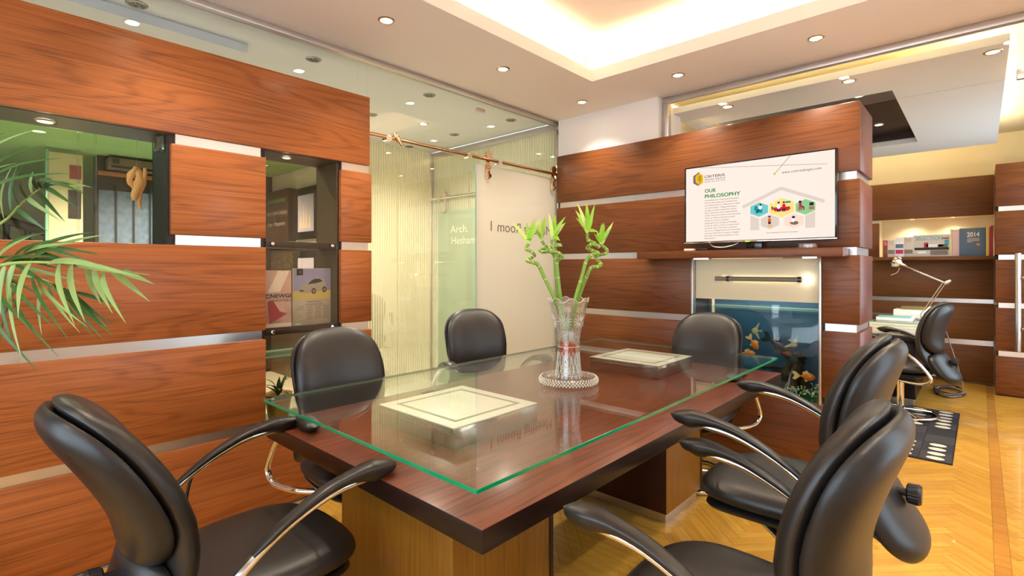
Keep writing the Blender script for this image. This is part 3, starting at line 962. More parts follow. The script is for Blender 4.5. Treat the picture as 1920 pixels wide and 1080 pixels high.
# ================================================================== TABLE
tb = empty('meeting_table', (1.365, 2.13, 0), 'mahogany meeting table with a raised green-edged glass top on two white boxes', 'table')
TX0, TX1, TY0, TY1 = 0.722, 2.011, 0.866, 3.40
me = G()
me.box(TX0, TX1, TY0, TY1, 0.648, 0.7105, 0.003)
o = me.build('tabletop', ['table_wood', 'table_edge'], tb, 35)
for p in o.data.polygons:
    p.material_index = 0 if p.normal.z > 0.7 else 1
for y0, y1 in ((1.04, 1.54), (2.50, 2.955)):
    g = G().box(1.02, 1.70, y0, y1, 0.06, 0.648, 0.004)
    pd = g.build('pedestal', ['pedestal', 'pedestal_shaded'], tb, 35)
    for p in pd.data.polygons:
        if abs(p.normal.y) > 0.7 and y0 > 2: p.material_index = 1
    box('plinth', 1.05, 1.68, y0 + 0.03, y1 - 0.03, 0.0, 0.06, 'alu', pd)
    box('corner_bead', 1.700, 1.704, y1 - 0.02, y1, 0.062, 0.646, 'table_edge', pd)
M['opal'] = P('white_opal_top', srgb(244, 242, 226), 0.35, noise=0.02, nscale=20)
M['opal_line'] = P('grey_inlay_line', srgb(150, 148, 124), 0.4)
M['box_metal'] = P('mirror_steel_box', srgb(168, 150, 136), 0.12, metal=0.9)
for y0, y1 in ((1.172, 1.628), (2.708, 3.165)):
    bx = box('glass_support', 1.085, 1.552, y0, y1, 0.7108, 0.786, 'box_metal', tb, 0.002)
    a, b, c, d = 1.085, 1.552, y0, y1
    box('opal_plate', a, b, c, d, 0.7862, 0.791, 'opal', bx, 0.0015)
    g = G()
    i, j = 0.05, 0.066
    g.box(a + i, b - i, c + i, c + j, 0.791, 0.7916).box(a + i, b - i, d - j, d - i, 0.791, 0.7916)
    g.box(a + i, a + j, c + j, d - j, 0.791, 0.7916).box(b - j, b - i, c + j, d - j, 0.791, 0.7916)
    g.build('inlay_line', 'opal_line', bx)
g = G().box(0.702, 1.994, 0.862, 3.393, 0.7925, 0.8045, 0.001, 1)
M['edge_far_dulled'] = P('dulled_far_glass_edge', srgb(104, 122, 100), 0.2, spec=0.6)  # far edges of the same glass, their duller look in the light painted in
gl = g.build('glass_top', ['glass_table', 'edge_green', 'edge_far_dulled'], tb)
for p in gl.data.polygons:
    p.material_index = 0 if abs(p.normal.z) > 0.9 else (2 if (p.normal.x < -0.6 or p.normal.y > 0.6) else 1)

# ================================================================== CHAIRS
PROF0 = [(0.33, -0.405), (0.45, -0.322), (0.58, -0.248), (0.72, -0.218), (0.90, -0.248), (1.08, -0.310)]
PROF = PROF0
def pillow(rmap, tf, tr, seg=56, rings=10, pf=5.0, pr=5.0, n=3.0):
    """closed cushion over a superellipse; rmap(sx, sz) -> (position, front direction)"""
    g = G()
    rr = [math.sin(PI / 2 * k / rings) for k in range(rings + 1)]
    vs = []
    idx = {}
    for side in (0, 1):
        for k, r in enumerate(rr):
            if side == 1 and k == rings: continue
            for j in range(seg):
                t = 2 * PI * j / seg
                c, s = math.cos(t), math.sin(t)
                sx = math.copysign(abs(c) ** (2 / n), c) * r
                sz = math.copysign(abs(s) ** (2 / n), s) * r
                p, d = rmap(sx, sz)
                th = (tf if side == 0 else -tr) * max(0.0, 1 - r ** (pf if side == 0 else pr)) ** 0.5
                if k == 0 and j > 0:
                    idx[(side, k, j)] = idx[(side, k, 0)]
                    continue
                idx[(side, k, j)] = len(vs)
                vs.append(Vector(p) + Vector(d) * th)
    fs = []
    for side in (0, 1):
        for k in range(rings):
            for j in range(seg):
                j2 = (j + 1) % seg
                def I(kk, jj):
                    return idx[(0, rings, jj)] if kk == rings else idx[(side, kk, jj)]
                q = [I(k, j), I(k + 1, j), I(k + 1, j2), I(k, j2)]
                q2 = []
                for a in q:
                    if a not in q2: q2.append(a)
                fs.append(tuple(q2 if side == 0 else q2[::-1]))
    g.add(vs, fs)
    return g
def spine(z):
    t = PROF
    i = 0
    while i < len(t) - 2 and z > t[i + 1][0]: i += 1
    sl = lambda a, b: (t[b][1] - t[a][1]) / (t[b][0] - t[a][0])
    m0 = sl(max(i - 1, 0), i + 1); m1 = sl(i, min(i + 2, len(t) - 1))
    h = t[i + 1][0] - t[i][0]; u = max(-0.2, min(1.2, (z - t[i][0]) / h))
    return (2 * u ** 3 - 3 * u * u + 1) * t[i][1] + (u ** 3 - 2 * u * u + u) * h * m0 + (3 * u * u - 2 * u ** 3) * t[i + 1][1] + (u ** 3 - u * u) * h * m1
def bank(z0, z1, wt, wbm, off, curve=0.05):
    zc, hh = (z0 + z1) / 2, (z1 - z0) / 2
    def f(sx, sz):
        z = zc + sz * hh
        k = (z - 0.36) / 0.70
        w = wbm + (wt - wbm) * max(0, min(1, k))
        x = sx * w / 2
        y = spine(z) + off + curve * (2 * x / wt) ** 2
        dy = (spine(z + 0.02) - spine(z - 0.02)) / 0.04
        d = Vector((-0.15 * sx, 1.0, -dy)).normalized()
        return (x, y, z), d
    return f
def make_chair(name, lean=0.0):
    global PROF
    PROF = [(z, y - lean * max(0, (z - 0.45) / 0.6)) for z, y in PROF0]
    t = empty(name, (0, 0, 0))
    pillow(bank(0.36, 1.045, 0.50, 0.40, 0.006), 0.062, 0.016, n=2.9, pf=4.5, pr=9, rings=12).build('backrest', 'leather', t, 80)
    sh = pillow(bank(0.585, 1.032, 0.496, 0.41, -0.020), 0.012, 0.052, n=3.0, seg=48, rings=11, pr=9).build('back_shell', 'leather_back', t, 80)
    lc = pillow(bank(0.345, 0.60, 0.455, 0.39, -0.022), 0.012, 0.048, n=3.2, seg=48, rings=10, pr=6).build('lumbar_cover', 'leather_back', t, 80)
    kz = 0.53
    ky = spine(kz) - 0.066
    g = G().cyl((0, ky + 0.01, kz), (0, ky - 0.035, kz), 0.013, 12)
    vs, seg = [], 40
    prof = [(0.024, -0.028), (0.031, -0.033), (0.033, -0.06), (0.029, -0.068), (0.0004, -0.068)]
    for r, yy in prof:
        for k in range(seg):
            a = 2 * PI * k / seg
            q = r * (1 + (0.04 if k % 2 else -0.02) * (1 if 0.03 < r else 0))
            vs.append((q * math.cos(a), ky + yy, kz + q * math.sin(a)))
    g.add(vs, [(i * seg + k, i * seg + (k + 1) % seg, (i + 1) * seg + (k + 1) % seg, (i + 1) * seg + k) for i in range(4) for k in range(seg)])
    g.build('adjusting_knob', 'plastic', lc, 30)
    def seatmap(zz, w, d, yc):
        def f(sx, sy):
            x = sx * w / 2 * (1 - 0.05 * (sy < 0) * abs(sy))
            y = yc + sy * d / 2
            z = zz - 0.02 * max(0, sy) ** 3 - 0.012 * (1 - sx * sx) * (1 - sy * sy)
            return (x, y, z), Vector((0, 0, 1))
        return f
    pillow(seatmap(0.445, 0.525, 0.52, 0.015), 0.052, 0.045, n=3.0, pf=6).build('seat', 'leather', t, 80)
    pillow(seatmap(0.392, 0.47, 0.47, 0.01), 0.02, 0.030, n=4.0, rings=6, seg=40).build('seat_pan', 'plastic', t, 60)
    for s in (-1, 1):
        path = catmull([(s * 0.15, 0.02, 0.350), (s * 0.26, -0.10, 0.346), (s * 0.315, -0.235, 0.352), (s * 0.325, -0.300, 0.392), (s * 0.326, -0.275, 0.455), (s * 0.328, -0.19, 0.555), (s * 0.330, -0.08, 0.640), (s * 0.333, 0.06, 0.700), (s * 0.335, 0.19, 0.716)], 6)
        ar = G().tube(path, 0.0155, 12, flat=0.8, up=(0, 0, 1)).build('arm_tube', 'chrome', t, 60)
        sub = catmull([(s * 0.329, -0.14, 0.613), (s * 0.331, -0.05, 0.672), (s * 0.334, 0.06, 0.722), (s * 0.337, 0.16, 0.742), (s * 0.339, 0.235, 0.742), (s * 0.340, 0.290, 0.736)], 5)
        n = len(sub)
        g = G()
        vs = []
        SEG = 14
        for i, p in enumerate(sub):
            k = i / (n - 1)
            w = interp([(0, 0.014), (0.12, 0.019), (0.5, 0.025), (0.75, 0.037), (0.9, 0.031), (1.0, 0.006)], k)
            h = interp([(0, 0.006), (0.12, 0.010), (0.5, 0.015), (0.74, 0.031), (0.88, 0.021), (1.0, 0.003)], k)
            d = (sub[min(i + 1, n - 1)] - sub[max(i - 1, 0)]).normalized()
            up = Vector((0, 0, 1)); up = (up - d * up.dot(d)).normalized()
            sd = d.cross(up)
            for j in range(SEG):
                a = 2 * PI * j / SEG
                ca, sa = math.cos(a), math.sin(a)
                vs.append(p + sd * (math.copysign(abs(ca) ** 0.75, ca) * w) + up * ((sa * h * 0.55) if sa > 0 else (sa * h * 1.45)))
        fs = [(i * SEG + j, i * SEG + (j + 1) % SEG, (i + 1) * SEG + (j + 1) % SEG, (i + 1) * SEG + j) for i in range(n - 1) for j in range(SEG)]
        fs += [tuple(range(SEG))[::-1], tuple((n - 1) * SEG + j for j in range(SEG))]
        g.add(vs, fs)
        g.build('armrest', 'plastic', t, 50)
    box('mechanism', -0.11, 0.11, -0.14, 0.12, 0.325, 0.366, 'matteblack', t, 0.01)
    G().cyl((0, 0, 0.05), (0, 0, 0.33), 0.028, 20).build('column', 'chrome', t, 40)
    bs = G().tube([(0.27 * math.cos(2 * PI * k / 48), 0.27 * math.sin(2 * PI * k / 48), 0.016) for k in range(48)], 0.0155, 12, closed=True).build('base_ring', 'chrome', t, 60)
    for k in range(4):
        a = PI / 4 + k * PI / 2
        G().tube([(0, 0, 0.05), (0.14 * math.cos(a), 0.14 * math.sin(a), 0.034), (0.265 * math.cos(a), 0.265 * math.sin(a), 0.016)], 0.012, 10).build('spoke', 'chrome', bs, 50)
    return t
chair = make_chair('office_chair', 0.035)
chair_rec = make_chair('office_chair', 0.20)
for ch in [c for c in bpy.data.objects if c.parent == chair_rec and c.name.split('.')[0] in ('backrest', 'back_shell')]:
    ch.location.z -= 0.025
chair_mid = make_chair('office_chair', 0.06)
GR = 'chairs around the meeting table'
spots = [
    (1.200, 0.650, 0.0, 0, 'black leather armchair at the near left corner of the table, seen from behind', GR),
    (0.755, 1.29, 0.0, -94, 'black leather chair in front of the magazine niche', GR),
    (0.375, 2.50, 0.0, -113, 'black leather chair in front of the sliding glass door', GR),
    (1.53, 3.215, 0.0, 180, 'black leather chair at the far table end before the aquarium', GR),
    (2.355, 2.12, 0.08, 90, 'black leather armchair on the right side, farther one with a visible round knob', GR),
    (2.405, 1.40, 0.0, 90, 'black leather armchair nearest the viewer on the right side of the table', GR),
    (2.36, 5.90, 0.01, 80, 'black leather chair at the office desk standing on the dotted rug', None),
    (-2.85, 3.50, 0.0, 60, 'dark chair faintly seen behind the striped glass', None),
]
for i, (x, y, dz, a, lab, grp) in enumerate(spots):
    o = {0: chair_rec, 1: chair, 5: chair_mid}.get(i) or copy_tree(chair)
    o.location = (x, y, dz)
    o.rotation_euler = (0, 0, math.radians(a))
    o['label'] = lab; o['category'] = 'chair'
    if grp: o['group'] = grp
    elif 'group' in o: del o['group']
    if dz > 0.05:       # raised on its gas column: the ring stays on the floor
        for ch in list(o.children):
            if ch.name.startswith('base_ring'): ch.location.z -= dz
            if ch.name.startswith('column'):
                ch.scale.z = (0.28 + dz) / 0.28; ch.location.z -= dz / 2

# ================================================================== TELEVISION
tv = empty('television', (1.77, 3.68, 1.476), 'flat black television on the shelf showing a cream slide headed OUR PHILOSOPHY', 'television')
box('housing', 1.284, 2.257, 3.660, 3.70, 1.530, 2.094, 'black', tv, 0.004)
box('rear_bulge', 1.45, 2.09, 3.70, 3.735, 1.60, 2.0, 'matteblack', tv, 0.01)
box('chin', 1.284, 2.257, 3.652, 3.6595, 1.530, 1.540, 'chrome', tv, 0.002)
st = box('stand', 1.50, 2.05, 3.62, 3.75, 1.4765, 1.486, 'black', tv, 0.004)
box('stand_neck', 1.72, 1.82, 3.67, 3.70, 1.486, 1.53, 'black', tv, 0.003)
YS = 3.6585
M['slide'] = EMIT('slide_cream', srgb(253, 234, 222), 0.45)
scr = box('screen', 1.2965, 2.2445, YS, 3.6598, 1.5445, 2.0835, 'slide', tv)
def ink(name, r, g_, b):
    if name not in M: M[name] = EMIT('slide_' + name, srgb(r, g_, b), 0.45)
    return name
ink('ink_dark', 62, 58, 56); ink('ink_green', 0, 134, 62); ink('ink_grey', 120, 110, 104); ink('ink_taupe', 224, 208, 196); ink('ink_line', 232, 214, 202)
ink('ink_teal', 120, 198, 200); ink('ink_yellow', 252, 224, 130); ink('ink_leaf', 150, 200, 140); ink('ink_sand', 222, 206, 192); ink('ink_peach', 250, 218, 200)
ink('ink_amber', 246, 178, 20); ink('ink_red', 214, 40, 62); ink('ink_navy', 36, 44, 70); ink('ink_orange', 238, 96, 40); ink('ink_tealdark', 20, 150, 152); ink('ink_skin', 226, 160, 128); ink('ink_white', 250, 246, 244); ink('ink_olive', 120, 112, 88); ink('ink_brown', 176, 116, 84)
def flat(name, pts, mat, lift=1):
    y = YS - 0.0004 * lift
    return G().prism(pts, 1, y, y - 0.0003).build(name, mat, scr)
def stroke(name, a, b, w, mat, lift=1):
    d = Vector((b[0] - a[0], b[1] - a[1])); d.normalize(); n = Vector((-d.y, d.x)) * w / 2
    return flat(name, [(a[0] + n.x, a[1] + n.y), (b[0] + n.x, b[1] + n.y), (b[0] - n.x, b[1] - n.y), (a[0] - n.x, a[1] - n.y)], mat, lift)
def hexa(cx, cz, rx, rz): return [(cx, cz + rz), (cx + rx, cz + rz / 2), (cx + rx, cz - rz / 2), (cx, cz - rz), (cx - rx, cz - rz / 2), (cx - rx, cz + rz / 2)]
def disc(cx, cz, rx, rz=None, n=14): return [(cx + rx * math.cos(2 * PI * k / n), cz + (rz or rx) * math.sin(2 * PI * k / n)) for k in range(n)]
def rect(x0, x1, z0, z1): return [(x0, z0), (x1, z0), (x1, z1), (x0, z1)]
for x in (2.152, 2.166, 2.18, 2.196, 2.212, 2.228):
    stroke('pinstripe', (x, 1.546), (x, 2.083), 0.0012, 'ink_line')
stroke('header_line', (1.40, 2.080), (2.205, 2.000), 0.0022, 'ink_grey')
stroke('pointer_line', (1.997, 2.0825), (1.902, 1.975), 0.0026, 'ink_green', 2)
flat('pointer_dot', disc(1.902, 1.975, 0.007), 'ink_amber', 3)
def T(name, s, x, z, h, mat, w=None, bold=0.0, align='L'):
    return text(name, s, mat, scr, (x, YS - 0.0012, z), (1, 0, 0), (0, 0, 1), height=h, width=w, bold=bold, align=align)
T('web_address', 'www.criteriadesigns.com', 1.946, 1.971, 0.0165, 'ink_dark', 0.226)
T('logo_name', 'CRITERIA', 1.434, 2.002, 0.018, 'ink_dark', 0.147, 0.012)
T('logo_line', 'DESIGN GROUP', 1.434, 1.983, 0.012, 'ink_dark', 0.149)
T('logo_tagline', 'designs that add value', 1.434, 1.970, 0.008, 'ink_green', 0.149, 0.01)
T('heading', 'OUR', 1.437, 1.896, 0.025, 'ink_green', 0.080, 0.025)
T('heading', 'PHILOSOPHY', 1.437, 1.857, 0.025, 'ink_green', 0.248, 0.025)
para = ['Concluding the robust bond between', 'the human being and architecture,', 'our philosophy is reflected in what', 'we call Values Trilogy forming a', 'strong correlation between human', 'basic spiritual and materialistic', 'needs such as artistic and practical', 'ones, as well as environmental', 'measures such as weather,', 'geography and energy and finally', 'cultural values such as social and', 'economic ones. Our theory summed', 'up in our trilogy forms an innovative', 'outcome that mirrors upon a happier', 'life with increased loyalty to our', 'habitation.']
for i, s in enumerate(para):
    T('paragraph_line', s, 1.436, 1.8345 - i * 0.0182, 0.0098, 'ink_dark', 0.248 * min(1.0, len(s) / 35.5))
T('caption', 'Text explaining the mentor\'s principles.', 1.851, 1.583, 0.0085, 'ink_dark', 0.19)
# logo: grey folded hexagon with amber head and tree
flat('logo_shape', [(1.397, 2.053), (1.351, 2.026), (1.351, 1.973), (1.390, 1.950), (1.394, 1.962), (1.372, 1.976), (1.366, 2.018), (1.397, 2.036)], 'ink_grey', 1)
flat('logo_shape', [(1.366, 2.012), (1.376, 2.032), (1.398, 2.040), (1.414, 2.032), (1.424, 2.018), (1.424, 1.972), (1.397, 1.954), (1.392, 1.968), (1.372, 1.974), (1.373, 1.990)], 'ink_amber', 2)
stroke('logo_tree', (1.399, 1.958), (1.400, 2.022), 0.0035, 'ink_green', 3)
for k in range(4):
    z = 1.985 + k * 0.010
    for s in (-1, 1):
        stroke('logo_tree', (1.3995, z), (1.3995 + s * (0.015 - 0.002 * k), z + 0.011), 0.003, 'ink_green', 3)
# house diagram
stroke('roof_line', (1.698, 1.770), (1.942, 1.876), 0.022, 'ink_taupe')
stroke('roof_line', (1.940, 1.876), (2.189, 1.768), 0.022, 'ink_taupe')
flat('house_wall', [(1.750, 1.710), (1.806, 1.685), (1.806, 1.608), (1.750, 1.608)], 'ink_taupe')
flat('house_wall', [(2.082, 1.685), (2.138, 1.712), (2.138, 1.607), (2.082, 1.607)], 'ink_taupe')
for c, m_ in (((1.806, 1.746, 0.056, 0.049), 'ink_teal'), ((1.945, 1.749, 0.073, 0.064), 'ink_yellow'), ((2.083, 1.742, 0.056, 0.050), 'ink_leaf'), ((1.873, 1.659, 0.056, 0.049), 'ink_sand'), ((2.017, 1.656, 0.056, 0.049), 'ink_peach')):
    flat('hexagon', hexa(*c), m_)
def blob(pts, m_, l=3): flat('slide_figure', pts, m_, l)
# man in teal armchair
blob(rect(1.783, 1.826, 1.723, 1.752), 'ink_tealdark'); blob(disc(1.786, 1.755, 0.012, 0.018), 'ink_tealdark'); blob(disc(1.813, 1.759, 0.011, 0.014), 'ink_white', 4); blob(disc(1.815, 1.778, 0.007), 'ink_navy', 4); stroke('slide_figure', (1.812, 1.746), (1.796, 1.738), 0.008, 'ink_navy', 4); stroke('slide_figure', (1.796, 1.738), (1.792, 1.722), 0.006, 'ink_navy', 4)
# family on red sofa
blob(rect(1.902, 1.988, 1.726, 1.752), 'ink_red'); blob(disc(1.905, 1.742, 0.012), 'ink_red'); blob(disc(1.985, 1.742, 0.012), 'ink_red')
for x, m_ in ((1.927, 'ink_white'), (1.958, 'ink_red')):
    blob(disc(x, 1.757, 0.011, 0.016), m_, 4); blob(disc(x, 1.779, 0.008), 'ink_skin', 4); blob(disc(x, 1.783, 0.008, 0.005), 'ink_navy', 5); stroke('slide_figure', (x - 0.004, 1.742), (x - 0.006, 1.722), 0.008, 'ink_navy', 4); stroke('slide_figure', (x + 0.006, 1.742), (x + 0.006, 1.722), 0.008, 'ink_navy', 4)
blob(rect(1.967, 1.998, 1.776, 1.788), 'ink_tealdark'); blob(disc(1.896, 1.781, 0.007), 'ink_white'); blob(disc(1.888, 1.750, 0.006, 0.011), 'ink_green'); blob(rect(1.884, 1.892, 1.735, 1.742), 'ink_red')
# viewer and set
blob(rect(2.042, 2.066, 1.722, 1.746), 'ink_brown'); blob(disc(2.055, 1.756, 0.009, 0.014), 'ink_red', 4); blob(disc(2.053, 1.776, 0.009), 'ink_navy', 4); stroke('slide_figure', (2.060, 1.744), (2.074, 1.744), 0.008, 'ink_navy', 4); stroke('slide_figure', (2.074, 1.744), (2.074, 1.724), 0.006, 'ink_navy', 4); blob(rect(2.106, 2.130, 1.748, 1.768), 'ink_navy'); blob(rect(2.103, 2.133, 1.724, 1.742), 'ink_brown')
# standing child, seated figure
blob(disc(1.871, 1.690, 0.008), 'ink_skin', 4); blob(disc(1.871, 1.694, 0.009, 0.005), 'ink_navy', 5); blob(rect(1.862, 1.880, 1.660, 1.682), 'ink_orange', 4); blob(rect(1.863, 1.879, 1.645, 1.660), 'ink_navy', 4); stroke('slide_figure', (1.867, 1.645), (1.866, 1.628), 0.005, 'ink_skin', 4); stroke('slide_figure', (1.876, 1.645), (1.877, 1.628), 0.005, 'ink_skin', 4); blob(rect(1.858, 1.888, 1.624, 1.629), 'ink_amber', 4); stroke('slide_figure', (1.888, 1.668), (1.888, 1.629), 0.003, 'ink_amber', 4)
blob(disc(2.022, 1.643, 0.022, 0.012), 'ink_olive'); blob(disc(2.013, 1.661, 0.009, 0.014), 'ink_white', 4); blob(disc(2.015, 1.681, 0.010, 0.008), 'ink_navy', 4); stroke('slide_figure', (2.012, 1.650), (1.994, 1.642), 0.008, 'ink_red', 4); stroke('slide_figure', (1.994, 1.642), (2.004, 1.632), 0.005, 'ink_skin', 4)
M['led_green'] = EMIT('standby_light', srgb(120, 255, 40), 2.0)
box('standby_light', 1.72, 1.745, 3.650, 3.6518, 1.5315, 1.5385, 'led_green', tv)

# small things on the shelf
def lathe_obj(name, prof, c, mat, parent=None, seg=28, fn=None, sm=50): return G().lathe(prof, c, seg, fn).build(name, mat, parent, sm)
tag(lathe_obj('ashtray', [(0.0005, 0.0), (0.052, 0.0), (0.057, 0.004), (0.057, 0.026), (0.053, 0.029), (0.048, 0.026), (0.047, 0.008), (0.0005, 0.007)], (2.10, 3.635, 1.4762), 'crystal'), 'round clear glass ashtray on the shelf right of the television stand', 'ashtray')
tag(box('adapter_box', 1.305, 1.372, 3.60, 3.65, 1.4763, 1.492, 'white', None, 0.003), 'small white adapter box at the left end of the television shelf', 'adapter')
rc = tag(box('remote_control', 1.385, 1.47, 3.615, 3.66, 1.4763, 1.494, 'matteblack', None, 0.004), 'black remote control beside the white adapter under the television', 'remote control')
tag(G().tube(catmull([(1.46, 3.69, 1.5285), (1.50, 3.66, 1.505), (1.57, 3.64, 1.497), (1.63, 3.66, 1.51), (1.66, 3.69, 1.5285)], 8), 0.0035, 8).build('television_cable', 'white', None, 60), 'white cable sagging below the left half of the television', 'cable')

# ================================================================== AQUARIUM
aq = empty('aquarium', (1.718, 3.98, 0.452), 'aquarium set into the television wall with blue water and pebbles', 'aquarium')
M['tank_back'] = P('blue_tank_back', srgb(66, 98, 118), 0.5, noise=0.25, nscale=4)
M['tank_water'] = GLASS('tank_water', (0.86, 0.95, 0.97), 0.02)
AX0, AX1, AYF, AYB = 1.304, 2.132, 3.782, 4.19
box('front_pane', AX0, AX1, AYF, AYF + 0.008, 0.452, 1.10, 'glass', aq)
box('back_panel', AX0, AX1, AYB, AYB + 0.01, 0.452, 1.415, 'tank_back', aq)
box('side_pane', AX0 - 0.008, AX0 - 0.001, AYF, AYB, 0.452, 1.10, 'glass', aq)
box('side_pane', AX1 + 0.001, AX1 + 0.008, AYF, AYB, 0.452, 1.10, 'glass', aq)
box('bottom_pane', AX0, AX1, AYF + 0.009, AYB - 0.001, 0.452, 0.462, 'edge_green', aq)
box('water', AX0 + 0.002, AX1 - 0.002, AYF + 0.010, AYB - 0.002, 0.463, 1.048, 'tank_water', aq)
box('surface_rim', AX0 + 0.003, AX1 - 0.003, AYB - 0.02, AYB - 0.003, 1.049, 1.06, 'edge_pale', aq)
g = G()
rnd = random.Random(3)
for i in range(520):
    x = rnd.uniform(AX0 + 0.015, AX1 - 0.015); y = rnd.uniform(AYF + 0.02, AYB - 0.06)
    r = rnd.uniform(0.006, 0.012)
    z = 0.466 + r + rnd.uniform(0, 0.03) + 0.055 * max(0, (x - 1.85) / 0.28) * rnd.random()
    g.ball((x, y, z), r, r, r * 0.8, seg=7, rings=4, mi=i % 4)
M['peb1'] = P('turquoise_pebble', srgb(70, 190, 170), 0.1, spec=0.8); M['peb2'] = P('cream_pebble', srgb(226, 216, 170), 0.15); M['peb3'] = P('green_pebble', srgb(60, 130, 90), 0.1, spec=0.8); M['peb4'] = P('yellow_pebble', srgb(200, 190, 110), 0.2)
o = g.build('pebbles', ['peb1', 'peb2', 'peb3', 'peb4'], aq, 60); o['kind'] = 'stuff'
M['rock'] = P('driftwood_rock', srgb(46, 40, 30), 0.8, noise=0.5, nscale=14, bump=0.8, bscale=30)
g = G()
for (x, y, z, r, h) in ((1.90, 4.03, 0.56, 0.085, 0.10), (1.935, 4.0, 0.64, 0.06, 0.09), (1.955, 4.02, 0.71, 0.045, 0.05), (1.86, 4.02, 0.50, 0.12, 0.05), (1.99, 4.0, 0.725, 0.03, 0.018), (1.82, 4.05, 0.62, 0.05, 0.02), (1.76, 4.06, 0.63, 0.07, 0.016), (1.97, 4.05, 0.52, 0.06, 0.06)):
    g.ball((x, y, z), r, r * 0.7, h, seg=18, rings=12)
import mathutils.noise as mn
g.v = [tuple(Vector(p) * 1.0 + Vector(mn.noise_vector(Vector(p) * 16)) * 0.02) for p in g.v]
g.build('driftwood', 'rock', aq, 60)
def fish(name, label, c, heading, L, col, tall=0.45, tail='fan', tilt=0.0):
    """body with dorsal, belly and tail fins; heading is the yaw of the nose"""
    t = empty(name, c, label, 'fish', 'fish in the aquarium')
    prof = [(0.0, 0.02), (0.08, 0.45), (0.2, 0.8), (0.38, 1.0), (0.55, 0.85), (0.75, 0.42), (0.9, 0.2), (1.0, 0.16)]
    vs, fs, SG = [], [], 12
    for k, (s, h) in enumerate(prof):
        for j in range(SG):
            a = 2 * PI * j / SG
            vs.append((L * (0.5 - s), 0.16 * L * h * math.cos(a), 0.5 * tall * L * h * math.sin(a)))
    for k in range(len(prof) - 1):
        for j in range(SG):
            fs.append((k * SG + j, k * SG + (j + 1) % SG, (k + 1) * SG + (j + 1) % SG, (k + 1) * SG + j))
    fs += [tuple(range(SG)), tuple(range((len(prof) - 1) * SG, len(prof) * SG))]
    rm = Matrix.Translation(Vector(c)) @ Matrix.Rotation(heading, 4, 'Z') @ Matrix.Rotation(tilt, 4, 'Y')
    X = lambda v: tuple(rm @ Vector(v))
    G().add([X(v) for v in vs], fs).build('body', col[0], t, 60)
    def fin(nm, pts, m_):
        g = G(); n = len(pts); w = 0.012 * L
        g.add([X((p[0] * L, w, p[1] * L)) for p in pts] + [X((p[0] * L, -w, p[1] * L)) for p in pts], [tuple(range(n)), tuple(range(n, 2 * n))[::-1]] + [(i, (i + 1) % n, (i + 1) % n + n, i + n) for i in range(n)])
        g.build(nm, m_, t)
    if tail == 'fan':
        fin('tail_fin', [(-0.45, 0.05), (-0.75, 0.28), (-0.95, 0.24), (-0.78, 0.0), (-0.92, -0.26), (-0.72, -0.28), (-0.45, -0.05)], col[1])
        fin('dorsal_fin', [(0.1, tall * 0.45), (-0.02, tall * 0.45 + 0.16), (-0.3, tall * 0.3 + 0.1), (-0.28, tall * 0.2)], col[1])
        fin('belly_fin', [(0.05, -tall * 0.42), (-0.1, -tall * 0.42 - 0.14), (-0.2, -tall * 0.3)], col[1])
    else:
        fin('tail_fin', [(-0.45, 0.05), (-0.8, 0.2), (-0.72, 0.0), (-0.8, -0.2), (-0.45, -0.05)], col[1])
        fin('dorsal_fin', [(0.15, tall * 0.42), (-0.35, tall * 0.42 + 0.7), (-0.5, tall * 0.42 + 0.75), (-0.25, tall * 0.2)], col[1])
        fin('belly_fin', [(0.15, -tall * 0.42), (-0.35, -tall * 0.42 - 0.7), (-0.5, -tall * 0.42 - 0.75), (-0.25, -tall * 0.2)], col[1])
    for s in (-1, 1):
        e = Vector(X((0.32 * L, s * 0.1 * L, 0.06 * L)))
        G().ball(e, 0.03 * L, seg=8, rings=5).build('eye', 'black', t, 60)
M['gold1'] = P('goldfish_scales', srgb(236, 128, 30), 0.3, noise=0.2, nscale=60, emit=None); M['gold2'] = P('goldfish_fins', srgb(232, 196, 130), 0.4)
M['angel1'] = P('angelfish_body', srgb(176, 166, 120), 0.35, noise=0.3, nscale=40); M['dark1'] = P('dark_fish_skin', srgb(40, 48, 56), 0.4, noise=0.3, nscale=30)
M['red1'] = P('rust_fish_skin', srgb(120, 62, 40), 0.45, noise=0.3, nscale=30)
fish('goldfish', 'orange goldfish hanging nose down beside the far chair back', (1.70, 3.90, 0.800), 0.2, 0.085, ('gold1', 'gold2'), 0.55, tilt=1.0)
fish('goldfish', 'orange goldfish half hidden low behind the glass tabletop edge', (1.655, 3.92, 0.728), 0.3, 0.09, ('gold1', 'gold2'), 0.5)
fish('goldfish', 'orange goldfish near the pebbles at the right aquarium end', (2.045, 3.88, 0.618), 0.0, 0.10, ('gold1', 'gold2'), 0.55)
fish('angelfish', 'pale angelfish gliding above the orange goldfish', (1.70, 3.93, 0.895), PI + 0.4, 0.055, ('angel1', 'angel1'), 0.8, 'angel')
fish('angelfish', 'pale angelfish at the right of the tank above the driftwood', (1.95, 3.93, 0.825), 0.5, 0.055, ('angel1', 'angel1'), 0.8, 'angel', tilt=0.8)
fish('dark_fish', 'dark fish with a black tail in the tank centre', (1.835, 4.0, 0.795), -0.3, 0.15, ('dark1', 'dark1'), 0.4, tilt=0.45)
fish('rust_fish', 'rust coloured fish diving behind the driftwood top', (1.86, 4.07, 0.735), -0.3, 0.14, ('red1', 'red1'), 0.4, tilt=0.8)
M['rail_grey'] = P('grey_lamp_rail', srgb(128, 120, 104), 0.5)
lp = empty('aquarium_light', (1.718, 3.80, 1.12), 'frosted lit panel with a tube light on two knobs above the aquarium', 'light panel')
M['frost_panel'] = P('frosted_cream_panel', srgb(226, 214, 180), 0.45, noise=0.02)
box('panel', AX0, AX1, 3.815, 3.823, 1.122, 1.419, 'frost_panel', lp)
